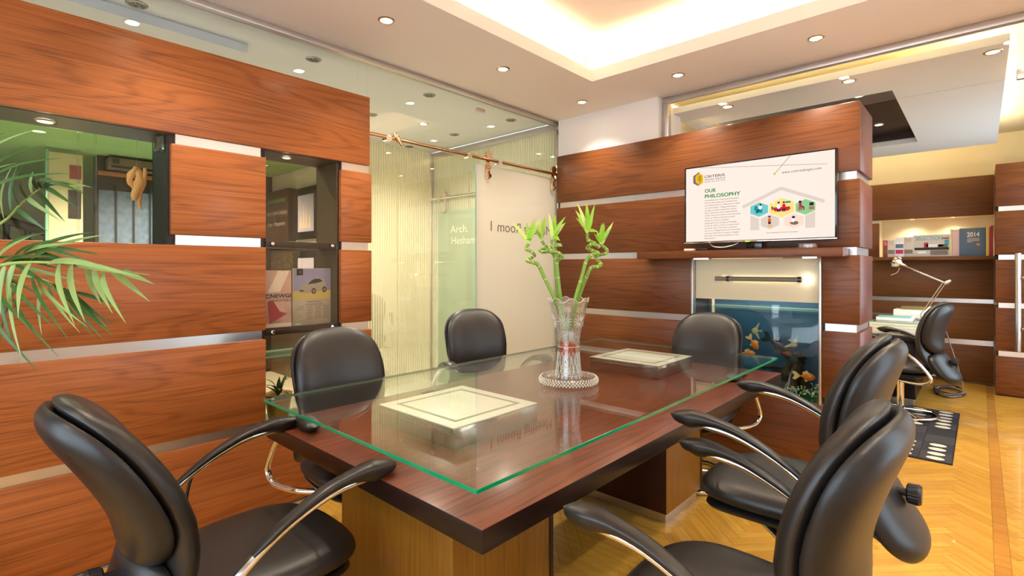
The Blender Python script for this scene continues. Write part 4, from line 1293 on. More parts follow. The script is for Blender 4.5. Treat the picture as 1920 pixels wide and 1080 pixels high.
G().cyl((1.462, 3.792, 1.274), (2.035, 3.792, 1.274), 0.0165, 16).build('rail', 'rail_grey', lp, 40)
M['tube_light'] = EMIT('aquarium_tube', (1, 0.87, 0.6), 9.0)
G().cyl((1.50, 3.8085, 1.274), (2.02, 3.8085, 1.274), 0.005, 10).build('light_tube', 'tube_light', lp, 40)
M['tube_end'] = EMIT('aquarium_bulb', (1, 0.95, 0.85), 14.0)
G().ball((2.060, 3.797, 1.275), 0.013).build('bulb', 'tube_end', lp, 60)
for x in (1.552, 2.018):
    G().tube([(x, 3.814, 1.274), (x, 3.784, 1.274), (x, 3.776, 1.274)], [0.019, 0.019, 0.010], 18).build('knob', 'matteblack', lp, 40)
M['tank_lamp'] = EMIT('tank_hood_lamp', (0.8, 0.93, 1.0), 16.0)
box('hood_lamp', 1.42, 2.02, 3.98, 4.02, 1.385, 1.40, 'tank_lamp', lp)

# ================================================================== VASE, DISH, BAMBOO
VC = Vector((1.464, 1.964, 0))
VR = Vector((0.7359, 0.6771, 0))     # sideways
VD = Vector((-0.6771, 0.7359, 0))    # away
dish = tag(G().lathe([(0.0005, 0.0), (0.10, 0.0), (0.125, 0.006), (0.134, 0.018), (0.135, 0.030), (0.128, 0.034), (0.118, 0.030), (0.112, 0.014), (0.0005, 0.010)], (VC.x, VC.y, 0.8048), 64,
      lambda r, z, t, j: (r * (1 + (0.012 * math.cos(32 * t) if 1 < j < 7 else 0)), z + (0.002 * math.cos(32 * t) if j in (4, 5) else 0))).build('crystal_dish', 'crystal', None, 25), 'round cut crystal dish under the tall vase', 'dish')
g = G()
rnd = random.Random(5)
for row, (rr, zz) in enumerate(((0.137, 0.816), (0.1385, 0.8235), (0.137, 0.831), (0.131, 0.8375))):
    for k in range(56):
        a = 2 * PI * (k + 0.5 * (row % 2)) / 56
        g.ball((VC.x + rr * math.cos(a), VC.y + rr * math.sin(a), zz), 0.0045, seg=6, rings=4)
M['crystal_bead'] = P('crystal_bead', srgb(250, 246, 232), 0.15, spec=0.9, alpha=0.6)
o = g.build('crystal_beading', 'crystal_bead', dish, 60); o['kind'] = 'stuff'
vprof = [(0.0005, 0.0), (0.060, 0.0), (0.064, 0.006), (0.062, 0.03), (0.055, 0.08), (0.051, 0.13), (0.0515, 0.17), (0.057, 0.22), (0.066, 0.27), (0.078, 0.325), (0.090, 0.368), (0.0945, 0.385), (0.091, 0.385), (0.086, 0.368), (0.073, 0.325), (0.061, 0.27), (0.052, 0.22), (0.0465, 0.17), (0.046, 0.13), (0.049, 0.08), (0.054, 0.035), (0.0005, 0.025)]
def vfn(r, z, t, j):
    if 2 <= j <= 10: r *= 1 + 0.022 * math.cos(16 * t + z * 40) * math.cos(z * 60)
    if 9 <= j <= 13: z += 0.010 * math.cos(8 * t) * (z - 0.32) / 0.065; r *= 1 + 0.02 * math.cos(8 * t)
    return r, z
VZ = 0.8165
vase = tag(G().lathe(vprof, (VC.x, VC.y, VZ), 96, vfn).build('crystal_vase', 'crystal', None, 25), 'tall cut crystal vase with flared scalloped rim holding lucky bamboo', 'vase')
lathe_obj('water', [(0.0005, 0.026), (0.050, 0.036), (0.0455, 0.08), (0.0425, 0.13), (0.043, 0.17), (0.0455, 0.195), (0.0005, 0.195)], (VC.x, VC.y, VZ), 'water', vase, 32)
# cut stars in relief
g = G()
for a0 in (-0.3, 0.75, 1.8, 2.85, 3.9, 4.95):
    a0 -= PI / 2 - 0.7
    for k in range(12):
        b = 2 * PI * k / 12
        def pt(rad):
            zz = 0.285 + rad * math.sin(b)
            rr = interp([(0.17, 0.0525), (0.22, 0.058), (0.27, 0.067), (0.325, 0.079), (0.368, 0.091)], zz) + 0.001
            aa = a0 + rad * math.cos(b) / 0.067
            return (VC.x + rr * math.cos(aa), VC.y + rr * math.sin(aa), VZ + zz)
        g.tube([pt(0.006), pt(0.018), pt(0.034)], [0.0008, 0.0022, 0.0006], 6)
M['crystal_cut'] = P('ground_crystal_cut', srgb(250, 248, 240), 0.25, spec=0.8, alpha=0.5)
o = g.build('cut_stars', 'crystal_cut', vase, 60); o['kind'] = 'stuff'
g = G()
for k in range(18):
    for sgn in (-1, 1):
        pts = []
        for i in range(7):
            zz = 0.02 + 0.12 * i / 6
            rr = interp([(0.0, 0.064), (0.03, 0.062), (0.08, 0.055), (0.13, 0.051), (0.17, 0.0515)], zz) + 0.0012
            aa = 2 * PI * k / 18 + sgn * 0.5 * i / 6
            pts.append((VC.x + rr * math.cos(aa), VC.y + rr * math.sin(aa), VZ + zz))
        g.tube(pts, 0.0011, 5)
for rr, zz in ((0.0655, 0.006), (0.0535, 0.165)):
    g.tube([(VC.x + rr * math.cos(a * PI / 24), VC.y + rr * math.sin(a * PI / 24), VZ + zz) for a in range(48)], 0.0014, 6, closed=True)
g.tube([(VC.x + 0.0945 * (1 + 0.02 * math.cos(8 * a * PI / 48)) * math.cos(a * PI / 48), VC.y + 0.0945 * (1 + 0.02 * math.cos(8 * a * PI / 48)) * math.sin(a * PI / 48), VZ + 0.385 + 0.010 * math.cos(8 * a * PI / 48)) for a in range(96)], 0.0016, 6, closed=True)
o = g.build('cut_flutes', 'crystal_cut', vase, 60); o['kind'] = 'stuff'

M['stem'] = P('bamboo_stem', srgb(128, 164, 52), 0.35, noise=0.2, nscale=30)
M['node'] = P('bamboo_node', srgb(214, 214, 150), 0.5)
M['leaf'] = P('bamboo_leaf', srgb(150, 200, 50), 0.4, noise=0.15, nscale=20)
M['leaf_pale'] = P('bamboo_leaf_pale', srgb(206, 226, 120), 0.4, noise=0.1, nscale=20)
M['roots'] = P('orange_roots', srgb(236, 92, 0), 0.4, noise=0.2, nscale=50, bump=0.5, bscale=80)
def leaf_strip(base, tip, width, nrm, droop=0.0, n=6, fold=0.25, thick=0.0004):
    """lance-shaped folded blade with a little thickness"""
    base, tip = Vector(base), Vector(tip)
    d = tip - base
    L = d.length
    d = d / L
    side = d.cross(Vector(nrm))
    if side.length < 1e-4: side = d.orthogonal()
    side.normalize()
    nr = side.cross(d).normalized()
    top, bot, fs = [], [], []
    for i in range(n + 1):
        k = i / n
        w = width * 0.5 * (math.sin(PI * min(1, 0.10 + 0.90 * k) ** 0.75) if k < 1 else 0.0) + 0.0003
        c = base + d * (L * k) + Vector((0, 0, -droop * k * k * L)) + nr * (0.06 * L * math.sin(PI * k))
        top += [c - side * w + nr * (w * fold), c, c + side * w + nr * (w * fold)]
    m = len(top)
    vs = top + [p - nr * thick for p in top]
    for i in range(n):
        for j in range(2):
            a = i * 3 + j
            fs.append((a, a + 1, a + 4, a + 3))
            fs.append((a + m, a + 3 + m, a + 4 + m, a + 1 + m))
        a = i * 3
        fs.append((a, a + 3, a + 3 + m, a + m))
        fs.append((a + 2, a + 2 + m, a + 5 + m, a + 5))
    return vs, fs
def vp(px, py, dep=0.0):   # zoom pixel around the vase -> point in the vase plane
    u, v = 940 + px / 2.7, 360 + py / 2.7
    return VC + VR * ((u - 1066) / 394.6) + VD * dep + Vector((0, 0, 1.35 - (v - 503) / 394.6))
stalks = [
    ('left', [(330, 700, 0.0), (265, 535, -0.02), (215, 430, -0.02), (185, 370, -0.02), (152, 356, -0.035), (130, 347, -0.015), (150, 334, 0.01), (168, 322, -0.02), (150, 303, -0.035), (124, 288, -0.01), (140, 262, -0.01)],
     (140, 245), [(48, 140), (168, 128), (188, 162), (98, 215), (128, 150), (140, 240)], 'lucky bamboo stalk leaning furthest left with loose leaves'),
    ('mid', [(328, 700, 0.01), (302, 540, 0.02), (288, 420, 0.02), (285, 352, 0.02), (308, 330, -0.01), (285, 308, -0.02), (250, 298, 0.0), (248, 282, 0.02), (270, 275, 0.0), (298, 268, -0.015), (262, 262, 0.0), (256, 240, 0.0)],
     (262, 222), [(240, 98), (276, 108), (322, 122), (326, 148), (300, 178), (294, 246), (256, 160)], 'lucky bamboo stalk in the middle with pale upright leaves'),
    ('midback', [(334, 700, 0.02), (298, 540, 0.04), (281, 420, 0.05), (274, 325, 0.05), (248, 300, 0.03), (210, 302, 0.05), (200, 290, 0.07), (235, 278, 0.06), (220, 262, 0.05), (208, 245, 0.05)],
     (204, 232), [(190, 118), (226, 108), (166, 180), (180, 132), (206, 200)], 'lucky bamboo stalk behind the middle one with a looped top'),
    ('right', [(345, 700, 0.0), (375, 540, 0.0), (405, 440, 0.0), (430, 350, 0.0), (460, 318, -0.015), (488, 308, 0.0), (462, 295, 0.025), (438, 280, 0.01), (455, 266, -0.015), (492, 276, -0.01), (470, 255, 0.02), (440, 240, 0.01), (436, 212, 0.0)],
     (438, 195), [(382, 42), (434, 38), (468, 58), (378, 84), (378, 124), (460, 90), (410, 110), (432, 100), (490, 200)], 'lucky bamboo stalk on the right with the tallest leaf crown'),
    ('farright', [(350, 700, 0.02), (393, 545, 0.03), (440, 420, 0.03), (462, 382, 0.03), (495, 378, 0.015), (508, 362, 0.03), (486, 332, 0.05), (502, 318, 0.03), (535, 310, 0.015), (540, 288, 0.04), (515, 268, 0.04)],
     (510, 250), [(576, 140), (532, 142), (562, 172), (494, 190), (478, 205), (512, 150), (540, 222)], 'lucky bamboo stalk on the far right with a kinked stem'),
]
for nm, path, crown, leaves, lab in stalks:
    pts = [vp(a, b, c) for a, b, c in path]
    base = pts[0]
    sroot = empty('bamboo_stalk', base, lab, 'bamboo', 'lucky bamboo stalks in the vase')
    cp = catmull(pts, 7)
    st_ = G().tube(cp, [0.0088 if i < len(cp) * 0.55 else 0.0075 for i in range(len(cp))], 10).build('stem', 'stem', sroot, 60)
    for i in range(6, len(cp) - 2, 7):
        d = (cp[i + 1] - cp[i]).normalized() * 0.0016
        G().tube([cp[i] - d, cp[i] + d], 0.0094, 10).build('node_ring', 'node', st_, 60)
    c0 = cp[-1]
    for li, (a, b) in enumerate(leaves):
        dep = 0.03 * math.sin(li * 2.3)
        tip = vp(a, b, dep + path[-1][2])
        bs = c0 + (vp(*crown, path[-1][2]) - c0) * (0.3 + 0.7 * (li % 3) / 2)
        vs, fs = leaf_strip(bs, tip, 0.018 + 0.005 * (li % 2), VD * -1 + Vector((0, 0, 0.5)), 0.05)
        G().add(vs, fs).build('leaf', 'leaf' if li % 3 else 'leaf_pale', sroot, 60)
    # leafy shoots and roots in the water
    if nm in ('mid', 'right'):
        for li in range(5):
            a = li * 1.3
            vs, fs = leaf_strip(base + Vector((0, 0, 0.0)), base + Vector((0.024 * math.cos(a), 0.024 * math.sin(a), 0.05)), 0.014, (0, 0, 1))
            G().add(vs, fs).build('leaf', 'leaf', sroot, 60)
gb = G()
for k in range(46):
    a, r = k * 2.4, 0.039 * math.sqrt((k + 0.5) / 46)
    z = 0.965 + 0.018 * math.sin(k * 1.7)
    gb.tube([VC + Vector((r * math.cos(a), r * math.sin(a), z + 0.014)), VC + Vector((r * 1.08 * math.cos(a), r * 1.08 * math.sin(a), z - 0.004)), VC + Vector((r * 1.05 * math.cos(a + 0.2), r * 1.05 * math.sin(a + 0.2), z - 0.022))], [0.0055, 0.006, 0.003], 6)
tag(gb.build('root_clump', 'roots', None, 60), 'orange root clump in the water of the crystal vase', 'roots')

# ================================================================== PALM
M['frond'] = P('palm_leaflet', srgb(58, 94, 34), 0.42, noise=0.2, nscale=10)
M['frond_pale'] = P('palm_leaflet_pale', srgb(136, 158, 90), 0.42, noise=0.15, nscale=10)
M['rachis'] = P('palm_rachis', srgb(140, 160, 80), 0.45)
M['pot'] = P('terracotta_planter', srgb(120, 74, 48), 0.6, noise=0.1)
M['soil'] = P('potting_soil', srgb(40, 30, 22), 0.9, noise=0.3)
PB = Vector((0.42, -0.42, 0))
palm = empty('areca_palm', PB, 'areca palm with arching green fronds reaching in from the left', 'plant')
lathe_obj('pot', [(0.0005, 0.0), (0.15, 0.0), (0.17, 0.02), (0.20, 0.36), (0.215, 0.38), (0.205, 0.39), (0.19, 0.37), (0.0005, 0.35)], PB, 'pot', palm, 40)
lathe_obj('soil', [(0.0005, 0.352), (0.188, 0.352)], PB, 'soil', palm, 24)
def pv(u, v, D):     # sight line helper used only to lay the fronds out at their own distance
    X, Z = (u - 960) / 955 * D, 1.35 - (v - 503) / 955 * D
    return Vector((2.906 + 0.7359 * X - 0.6771 * D, 0.6771 * X + 0.7359 * D, Z))
def frond(rach, D, leaflets, mat, wd):
    b0 = PB + Vector((0.03 * math.cos(D * 40), 0.03 * math.sin(D * 40), 0.36))
    pts = [pv(u, v, D + 0.0004 * (u - rach[0][0])) for u, v in rach]
    path = catmull([b0, b0.lerp(pts[0], 0.55) + Vector((0, 0, 0.12))] + pts, 7)
    fr = G().tube(path, [0.010 * (1 - 0.82 * i / (len(path) - 1)) for i in range(len(path))], 8).build('frond', 'rachis', palm, 60)
    for i, (a, b, c, d) in enumerate(leaflets):
        k = 1.0 + 0.06 * math.sin(i * 2.7)
        p, q = pv(a, b, D + 0.0004 * (a - rach[0][0])), pv(c, d, D * (1 + 0.07 * math.sin(i * 1.9)))
        vs, fs = leaf_strip(p, q, wd * k, VD * -1 + Vector((0, 0, 0.35 + 0.3 * math.sin(i * 3.1))), droop=0.06, n=8, fold=0.3)
        G().add(vs, fs).build('leaflet', mat if i % 4 else 'frond_pale', fr, 60)
frond([(-260, 640), (-110, 530), (0, 498), (57, 492), (112, 494), (175, 502), (228, 509), (280, 516)], 1.62,
      [(57, 493, 34, 590), (28, 494, 14, 562), (112, 494, 140, 596), (135, 496, 160, 592), (163, 500, 190, 566), (178, 502, 211, 577), (195, 504, 236, 590), (208, 506, 281, 557), (228, 509, 289, 524), (90, 494, 250, 497), (140, 497, 270, 508), (10, 497, 2, 585)], 'frond_pale', 0.021)
frond([(-280, 600), (-110, 480), (0, 420), (40, 382), (75, 354), (95, 346)], 1.72,
      [(8, 410, 23, 303), (22, 396, 33, 304), (36, 384, 44, 302), (50, 370, 54, 317), (60, 362, 62, 318), (72, 354, 71, 321), (78, 352, 106, 327), (86, 350, 98, 331), (92, 347, 172, 343), (88, 350, 163, 349), (80, 352, 140, 338), (70, 358, 122, 411), (52, 370, 116, 402), (82, 352, 148, 380), (30, 390, 90, 430)], 'frond', 0.016)
frond([(-200, 590), (-110, 540), (0, 500), (45, 478), (80, 462)], 1.80,
      [(50, 492, 208, 425), (60, 470, 180, 427), (20, 490, 120, 434), (0, 480, 88, 424), (75, 464, 190, 493), (60, 472, 172, 498), (40, 480, 186, 457), (70, 466, 184, 470), (10, 495, 150, 520), (20, 490, 130, 545), (-20, 500, 75, 545), (30, 485, 110, 500), (-10, 502, 60, 430), (0, 498, 100, 470), (15, 492, 160, 480), (-30, 505, 40, 470), (35, 482, 150, 440)], 'frond', 0.015)
frond([(-260, 520), (-140, 400), (-60, 340), (-20, 320)], 1.66,
      [(-60, 322, 66, 231), (-50, 338, 85, 262), (-30, 350, 116, 280), (-40, 368, 141, 307), (-60, 345, 30, 300), (-70, 300, 10, 240)], 'frond', 0.013)
frond([(-260, 660), (-120, 560), (0, 520), (60, 520), (100, 532), (140, 548)], 1.74,
      [(20, 518, 43, 669), (-30, 575, 72, 688), (25, 560, 110, 655), (120, 540, 213, 616), (125, 542, 200, 606), (135, 546, 208, 612), (110, 536, 177, 617), (140, 548, 236, 572), (80, 526, 78, 622), (60, 520, 130, 622), (100, 532, 190, 600), (40, 520, 0, 640), (90, 528, 150, 610), (10, 520, 100, 600), (130, 544, 212, 604), (-10, 540, 60, 610), (70, 524, 165, 598), (0, 530, 28, 650), (115, 538, 196, 628)], 'frond', 0.013)

# ================================================================== MAGAZINES AND LEFT NICHE
M['mag_pink'] = P('magazine_cover_pink', srgb(196, 160, 150), 0.35, noise=0.35, nscale=9)
M['mag_red'] = P('magazine_cover_red', srgb(160, 60, 66), 0.35)
M['mag_white'] = P('magazine_paper', srgb(222, 206, 192), 0.4)
M['mag_sky'] = P('magazine_sky', srgb(142, 138, 176), 0.35, noise=0.2, nscale=5)
M['mag_sand'] = P('magazine_sand', srgb(196, 172, 96), 0.35, noise=0.1)
M['mag_grey'] = P('magazine_text_page', srgb(178, 166, 150), 0.4)
M['car_silver'] = P('printed_car_silver', srgb(160, 150, 138), 0.4)
M['print_dark'] = P('printed_black', srgb(34, 30, 34), 0.5)
M['print_grey'] = P('printed_grey', srgb(128, 118, 108), 0.5)
XM = -0.078
def onmag(name, y0, y1, z0, z1, mat, parent, lift=1): return box(name, XM + 0.0003 * lift, XM + 0.0003 * lift + 0.0002, y0, y1, z0, z1, mat, parent)
m1 = tag(box('magazine', XM - 0.008, XM, 1.172, 1.326, 1.0085, 1.338, 'mag_pink', None, 0.001), 'pinkish magazine on the niche shelf with a black NEWG headline', 'magazine', 'magazines in the niche')
G().prism([(1.19, 1.21), (1.25, 1.335), (1.315, 1.335), (1.26, 1.215)], 0, XM + 0.0003, XM + 0.0005).build('cover_print', 'mag_white', m1)
G().prism([(1.19, 1.16), (1.27, 1.165), (1.31, 1.09), (1.20, 1.03)], 0, XM + 0.0003, XM + 0.0005).build('cover_print', 'mag_red', m1)
G().prism([(1.22, 1.165), (1.325, 1.165), (1.325, 1.08), (1.26, 1.10)], 0, XM + 0.0004, XM + 0.0006).build('cover_print', 'mag_pink', m1)
onmag('cover_print', 1.172, 1.326, 1.010, 1.032, 'mag_white', m1, 2)
text('headline', 'NEWGI', 'print_dark', m1, (XM + 0.0014, 1.205, 1.180), (0, 1, 0), (0, 0, 1), height=0.022, width=0.118, bold=0.02)
text('headline', 'AHEAD IN THE G', 'print_dark', m1, (XM + 0.0014, 1.198, 1.158), (0, 1, 0), (0, 0, 1), height=0.012, width=0.125)
G().tube([(XM + 0.0008, 1.190 + 0.010 * math.cos(a * 0.4 + 0.6), 1.190 + 0.010 * math.sin(a * 0.4 + 0.6)) for a in range(14)], 0.0025, 6).build('emblem', 'print_dark', m1)
m2 = tag(box('magazine', XM - 0.006, XM, 1.334, 1.572, 1.0085, 1.350, 'mag_grey', None, 0.001), 'magazine on the niche shelf with a silver car cover', 'magazine', 'magazines in the niche')
onmag('cover_print', 1.338, 1.570, 1.215, 1.346, 'mag_sky', m2)
onmag('cover_print', 1.338, 1.570, 1.165, 1.215, 'mag_sand', m2)
onmag('cover_print', 1.357, 1.396, 1.308, 1.347, 'print_dark', m2, 2)
text('headline', 'A', 'print_grey', m2, (XM + 0.0014, 1.370, 1.320), (0, 1, 0), (0, 0, 1), height=0.016)
car = [(1.372, 1.208), (1.372, 1.228), (1.384, 1.245), (1.412, 1.255), (1.438, 1.278), (1.462, 1.290), (1.500, 1.292), (1.530, 1.276), (1.541, 1.250), (1.541, 1.222), (1.520, 1.214), (1.45, 1.204), (1.40, 1.198)]
G().prism(car, 0, XM + 0.0008, XM + 0.0010).build('car_print', 'car_silver', m2)
G().prism([(1.444, 1.274), (1.464, 1.285), (1.498, 1.287), (1.520, 1.270), (1.47, 1.258), (1.424, 1.254)], 0, XM + 0.0011, XM + 0.0012).build('car_print', 'print_dark', m2)
for y, z in ((1.462, 1.212), (1.530, 1.220)):
    G().prism([(y + 0.0145 * math.cos(a * 0.5236), z + 0.018 * math.sin(a * 0.5236)) for a in range(12)], 0, XM + 0.0011, XM + 0.0012).build('car_print', 'print_dark', m2)
    G().prism([(y + 0.009 * math.cos(a * 0.5236), z + 0.011 * math.sin(a * 0.5236)) for a in range(12)], 0, XM + 0.0013, XM + 0.0014).build('car_print', 'print_grey', m2)
onmag('car_print', 1.376, 1.40, 1.212, 1.219, 'print_dark', m2, 4)
rm_ = random.Random(2)
for colx, (y0, y1, n, zt) in enumerate(((1.35, 1.40, 3, 1.12), (1.412, 1.455, 9, 1.12), (1.463, 1.508, 9, 1.12), (1.516, 1.56, 9, 1.12))):
    for k in range(n):
        onmag('text_line', y0 + rm_.uniform(0, 0.012), y1, zt - k * 0.0095, zt - k * 0.0095 + 0.003, 'print_grey', m2)
onmag('text_line', 1.42, 1.51, 1.145, 1.151, 'print_grey', m2); onmag('text_line', 1.41, 1.52, 1.130, 1.135, 'print_grey', m2)
onmag('text_line', 1.352, 1.382, 1.014, 1.022, 'mag_white', m2)
G().tube([(XM + 0.0007, 1.375 + 0.008 * math.cos(a * 0.45), 1.06 + 0.008 * math.sin(a * 0.45)) for a in range(14)], 0.001, 5, closed=True).build('emblem', 'print_grey', m2)
# potted plant low in the magazine unit
pp = empty('potted_plant', (-0.15, 1.28, 0.4725), 'small green plant in a mustard pot low in the magazine unit', 'plant')
M['mustard'] = P('mustard_pot', srgb(176, 132, 48), 0.4)
lathe_obj('pot', [(0.0005, 0.0), (0.055, 0.0), (0.075, 0.13), (0.08, 0.14), (0.072, 0.14), (0.0005, 0.125)], (-0.15, 1.28, 0.4725), 'mustard', pp)
for k in range(14):
    a = k * 2.4
    b = Vector((-0.15, 1.28, 0.60)); q = b + Vector((0.08 * math.cos(a), 0.10 * math.sin(a), 0.06 + 0.05 * (k % 4)))
    vs, fs = leaf_strip(b, q, 0.026, (0, 0, 1), 0.5 if k % 3 else 0.1)
    G().add([(min(v[0], -0.045), max(1.165, v[1]), v[2]) for v in vs], fs).build('leaf', 'frond', pp, 60)
# dried leaf ornament hanging at the niche pane
M['dried'] = P('dried_leaf', srgb(196, 146, 76), 0.6, noise=0.3, nscale=18, bump=0.6, bscale=30)
g = G()
for s, (w, h, yc) in enumerate(((0.020, 0.17, 0.0), (0.013, 0.21, 0.022), (0.015, 0.11, -0.016))):
    pts = []
    for i in range(9):
        k = i / 8
        pts.append((-0.245 + 0.012 * math.sin(3 * k + s), 0.612 + yc + 0.012 * math.sin(5 * k + s), 1.862 - h * k))
    g.tube(pts, [w * (0.25 + math.sin(PI * (0.12 + 0.80 * i / 8)) * (0.8 + 0.2 * math.sin(i * 2.1 + s))) for i in range(9)], 10, flat=0.5)
g.tube([(-0.245, 0.612, 2.009), (-0.245, 0.612, 1.85)], 0.0007, 5)
tag(g.build('dried_leaf_ornament', 'dried', None, 50), 'brown dried leaf ornament hanging in the wide left niche', 'ornament')

# ================================================================== RECEPTION SEEN THROUGH THE NICHES
f = 0.926
sg = tag(box('sign_board', -3.93, -3.26, 2.70, 2.7985, 1.68, 2.325, 'core', None, 0.004), 'dark brown sign board with green and grey lettering behind the magazine niche', 'sign')
M['sign_green'] = P('sign_green_letters', srgb(60, 170, 60), 0.5); M['sign_grey'] = P('sign_grey_letters', srgb(150, 148, 142), 0.5)
text('lettering', 'ights that add value', 'sign_green', sg, (-3.86, 2.698, 2.17), (1, 0, 0), (0, 0, 1), height=0.06, width=0.52)
text('lettering', 'cture | Urban | Landscape', 'sign_grey', sg, (-3.86, 2.698, 2.02), (1, 0, 0), (0, 0, 1), height=0.055, width=0.56)
text('lettering', 'design - Management', 'sign_grey', sg, (-3.86, 2.698, 1.88), (1, 0, 0), (0, 0, 1), height=0.055, width=0.52)
box('metal_strip', -3.93, -3.255, 2.71, 2.7985, 1.625, 1.678, 'alu', sg)
M['poster'] = P('lilac_poster', srgb(186, 182, 214), 0.4, noise=0.1, nscale=6)
for k, (z0, z1, lab) in enumerate(((1.69, 2.30, 'black framed poster of white towers, upper one seen in the magazine niche'), (0.95, 1.56, 'black framed poster of white towers, lower one behind the car magazine'))):
    fr = empty('framed_poster', (-2.93, 2.78, z0), lab, 'poster', 'framed posters of the reception')
    box('frame', -3.24, -2.615, 2.75, 2.7735, z0, z1, 'matteblack', fr, 0.003)
    ps = box('poster', -3.10, -2.70, 2.747, 2.7495, z0 + 0.09, z1 - 0.09, 'poster', fr)
    for x, h in ((-3.02, 0.22), (-2.95, 0.33), (-2.88, 0.30), (-2.80, 0.22)):
        G().prism([(x - 0.035, z0 + 0.13), (x + 0.035, z0 + 0.13), (x + 0.01, z0 + 0.13 + h)], 1, 2.7467, 2.7462).build('tower_print', 'mag_white', ps)
    for x in (-3.20, -2.655):
        for z in (z0 + 0.04, z1 - 0.04):
            G().cyl((x, 2.7495, z), (x, 2.738, z), 0.012, 10).build('stud', 'chrome', fr, 40)
XR = -3.945
# air grille, curtain with bars, sliding panel
ac = empty('air_conditioner', (XR, 1.40, 2.40), 'brown air conditioner grille high on the reception wall', 'air conditioner')
M['acbrown'] = P('brown_plastic', srgb(120, 96, 78), 0.4)
box('body', XR, XR + 0.16, 1.06, 1.75, 2.40, 2.515, 'acbrown', ac, 0.01)
box('louvre', XR + 0.161, XR + 0.17, 1.08, 1.74, 2.405, 2.43, 'core', ac, 0.003)
box('control', XR + 0.161, XR + 0.166, 1.09, 1.15, 2.45, 2.50, 'core', ac)
M['oak_rail'] = P('orange_wood_rail', srgb(166, 104, 48), 0.5, noise=0.15)
tag(box('wooden_rail', XR, XR + 0.05, 0.99, 1.78, 2.335, 2.375, 'oak_rail', None, 0.003), 'orange wooden rail below the air conditioner', 'rail')
M['curtain'] = P('blue_grey_textured_cloth', srgb(96, 104, 132), 0.6, noise=0.6, nscale=16)
cu = empty('curtain_screen', (XR, 1.4, 0.05), 'blue grey textured screen divided by dark vertical bars', 'screen')
ys = [0.99, 1.145, 1.30, 1.45, 1.595, 1.78]
for a, b in zip(ys, ys[1:]):
    box('cloth_panel', XR, XR + 0.015, a + 0.008, b - 0.008, 0.06, 2.18, 'curtain', cu)
for a in ys:
    box('bar', XR, XR + 0.03, a - 0.008, a + 0.008, 0.05, 2.24, 'matteblack', cu)
sp_ = empty('sliding_panel', (-3.85, 0.72, 0.0), 'cream sliding panel with a red and brown picture strip', 'panel')
M['panel_cream'] = P('cream_panel', srgb(220, 196, 160), 0.5, noise=0.05)
box('sheet', -3.86, -3.83, 0.60, 0.86, 0.0, 2.50, 'panel_cream', sp_, 0.004)
box('edge_light', -3.865, -3.825, 0.575, 0.599, 0.0, 2.52, 'edge_pale', sp_, 0.004)
box('picture', -3.829, -3.826, 0.755, 0.845, 2.25, 2.39, 'mag_red', sp_)
box('picture', -3.829, -3.826, 0.745, 0.845, 1.85, 2.14, 'core', sp_)
# staircase balusters beyond
bl = empty('stair_banister', (-4.6, 0.3, 0.0), 'dark turned banister of the staircase far left', 'banister')
for k in range(5):
    y = 0.02 + 0.16 * k
    lathe_obj('baluster', [(0.02, 1.20), (0.03, 1.24), (0.045, 1.35), (0.03, 1.5), (0.025, 1.56), (0.05, 1.62), (0.025, 1.68), (0.03, 1.95 - 0.06 * k)], (-4.6, y, 0), 'matteblack', bl, 12)
G().tube([(-4.6, -0.2, 2.06), (-4.6, 0.75, 1.70)], 0.045, 10).build('handrail', 'core', bl, 40)
box('stringer', -4.64, -4.56, -0.3, 0.8, 1.14, 1.20, 'core', bl)
M['yellow'] = P('yellow_wall', srgb(226, 180, 60), 0.6)
tag(box('yellow_panel', -5.1, -5.0, -0.4, 0.16, 1.0, 1.95, 'yellow'), 'yellow panel behind the staircase banister', 'panel')

# ================================================================== OFFICE
dk = empty('office_desk', (2.0, 6.9, 0), 'dark office desk with white block edge and glass top', 'desk')
box('pedestal', 1.95, 2.44, 6.30, 7.2, 0.07, 0.619, 'table_edge', dk, 0.003)
box('plinth', 1.97, 2.42, 6.33, 7.18, 0.0, 0.07, 'alu', dk)
box('worktop', 1.2, 2.56, 6.29, 7.60, 0.62, 0.68, 'table_edge', dk, 0.003)
box('white_block', 2.06, 2.54, 6.36, 7.4, 0.681, 0.80, 'opal', dk, 0.003)
gl2 = G().box(1.3, 2.58, 6.32, 7.5, 0.801, 0.812).build('glass_top', ['glass_table', 'edge_pale'], dk)
for p in gl2.data.polygons: p.material_index = 0 if abs(p.normal.z) > 0.9 else 1
# desk lamp
dl = empty('desk_lamp', (2.45, 6.86, 0.8125), 'chrome articulated desk lamp reaching left over the papers', 'lamp')
lathe_obj('base', [(0.0005, 0.0), (0.06, 0.0), (0.06, 0.012), (0.015, 0.02), (0.012, 0.05), (0.0005, 0.05)], (2.45, 6.86, 0.8125), 'chrome', dl)
E0, E1, E2 = Vector((2.45, 6.86, 0.86)), Vector((2.632, 6.86, 1.204)), Vector((2.262, 6.86, 1.395))
for s in (-0.012, 0.012):
    G().cyl(E0 + Vector((s, s, 0)), E1 + Vector((s, s, 0)), 0.0045, 8).build('lower_arm', 'alu', dl, 40)
G().tube([E1 + Vector((0.0, 0, -0.012)), E1 + Vector((0.02, 0, 0.0)), E1 + Vector((0.05, 0, 0.022))], [0.018, 0.02, 0.010], 10).build('elbow', 'alu', dl, 50)
G().cyl(E1, E2, 0.009, 12).build('upper_arm', 'chrome', dl, 40)
hd = E2
G().tube([hd + Vector((0.06, 0, -0.02)), hd + Vector((0.02, 0, 0.0)), hd + Vector((0.0, 0, 0.01)), hd + Vector((-0.05, 0, 0.03)), hd + Vector((-0.075, 0, 0.035))], [0.010, 0.016, 0.050, 0.062, 0.020], 16).build('shade', 'chrome', dl, 50)
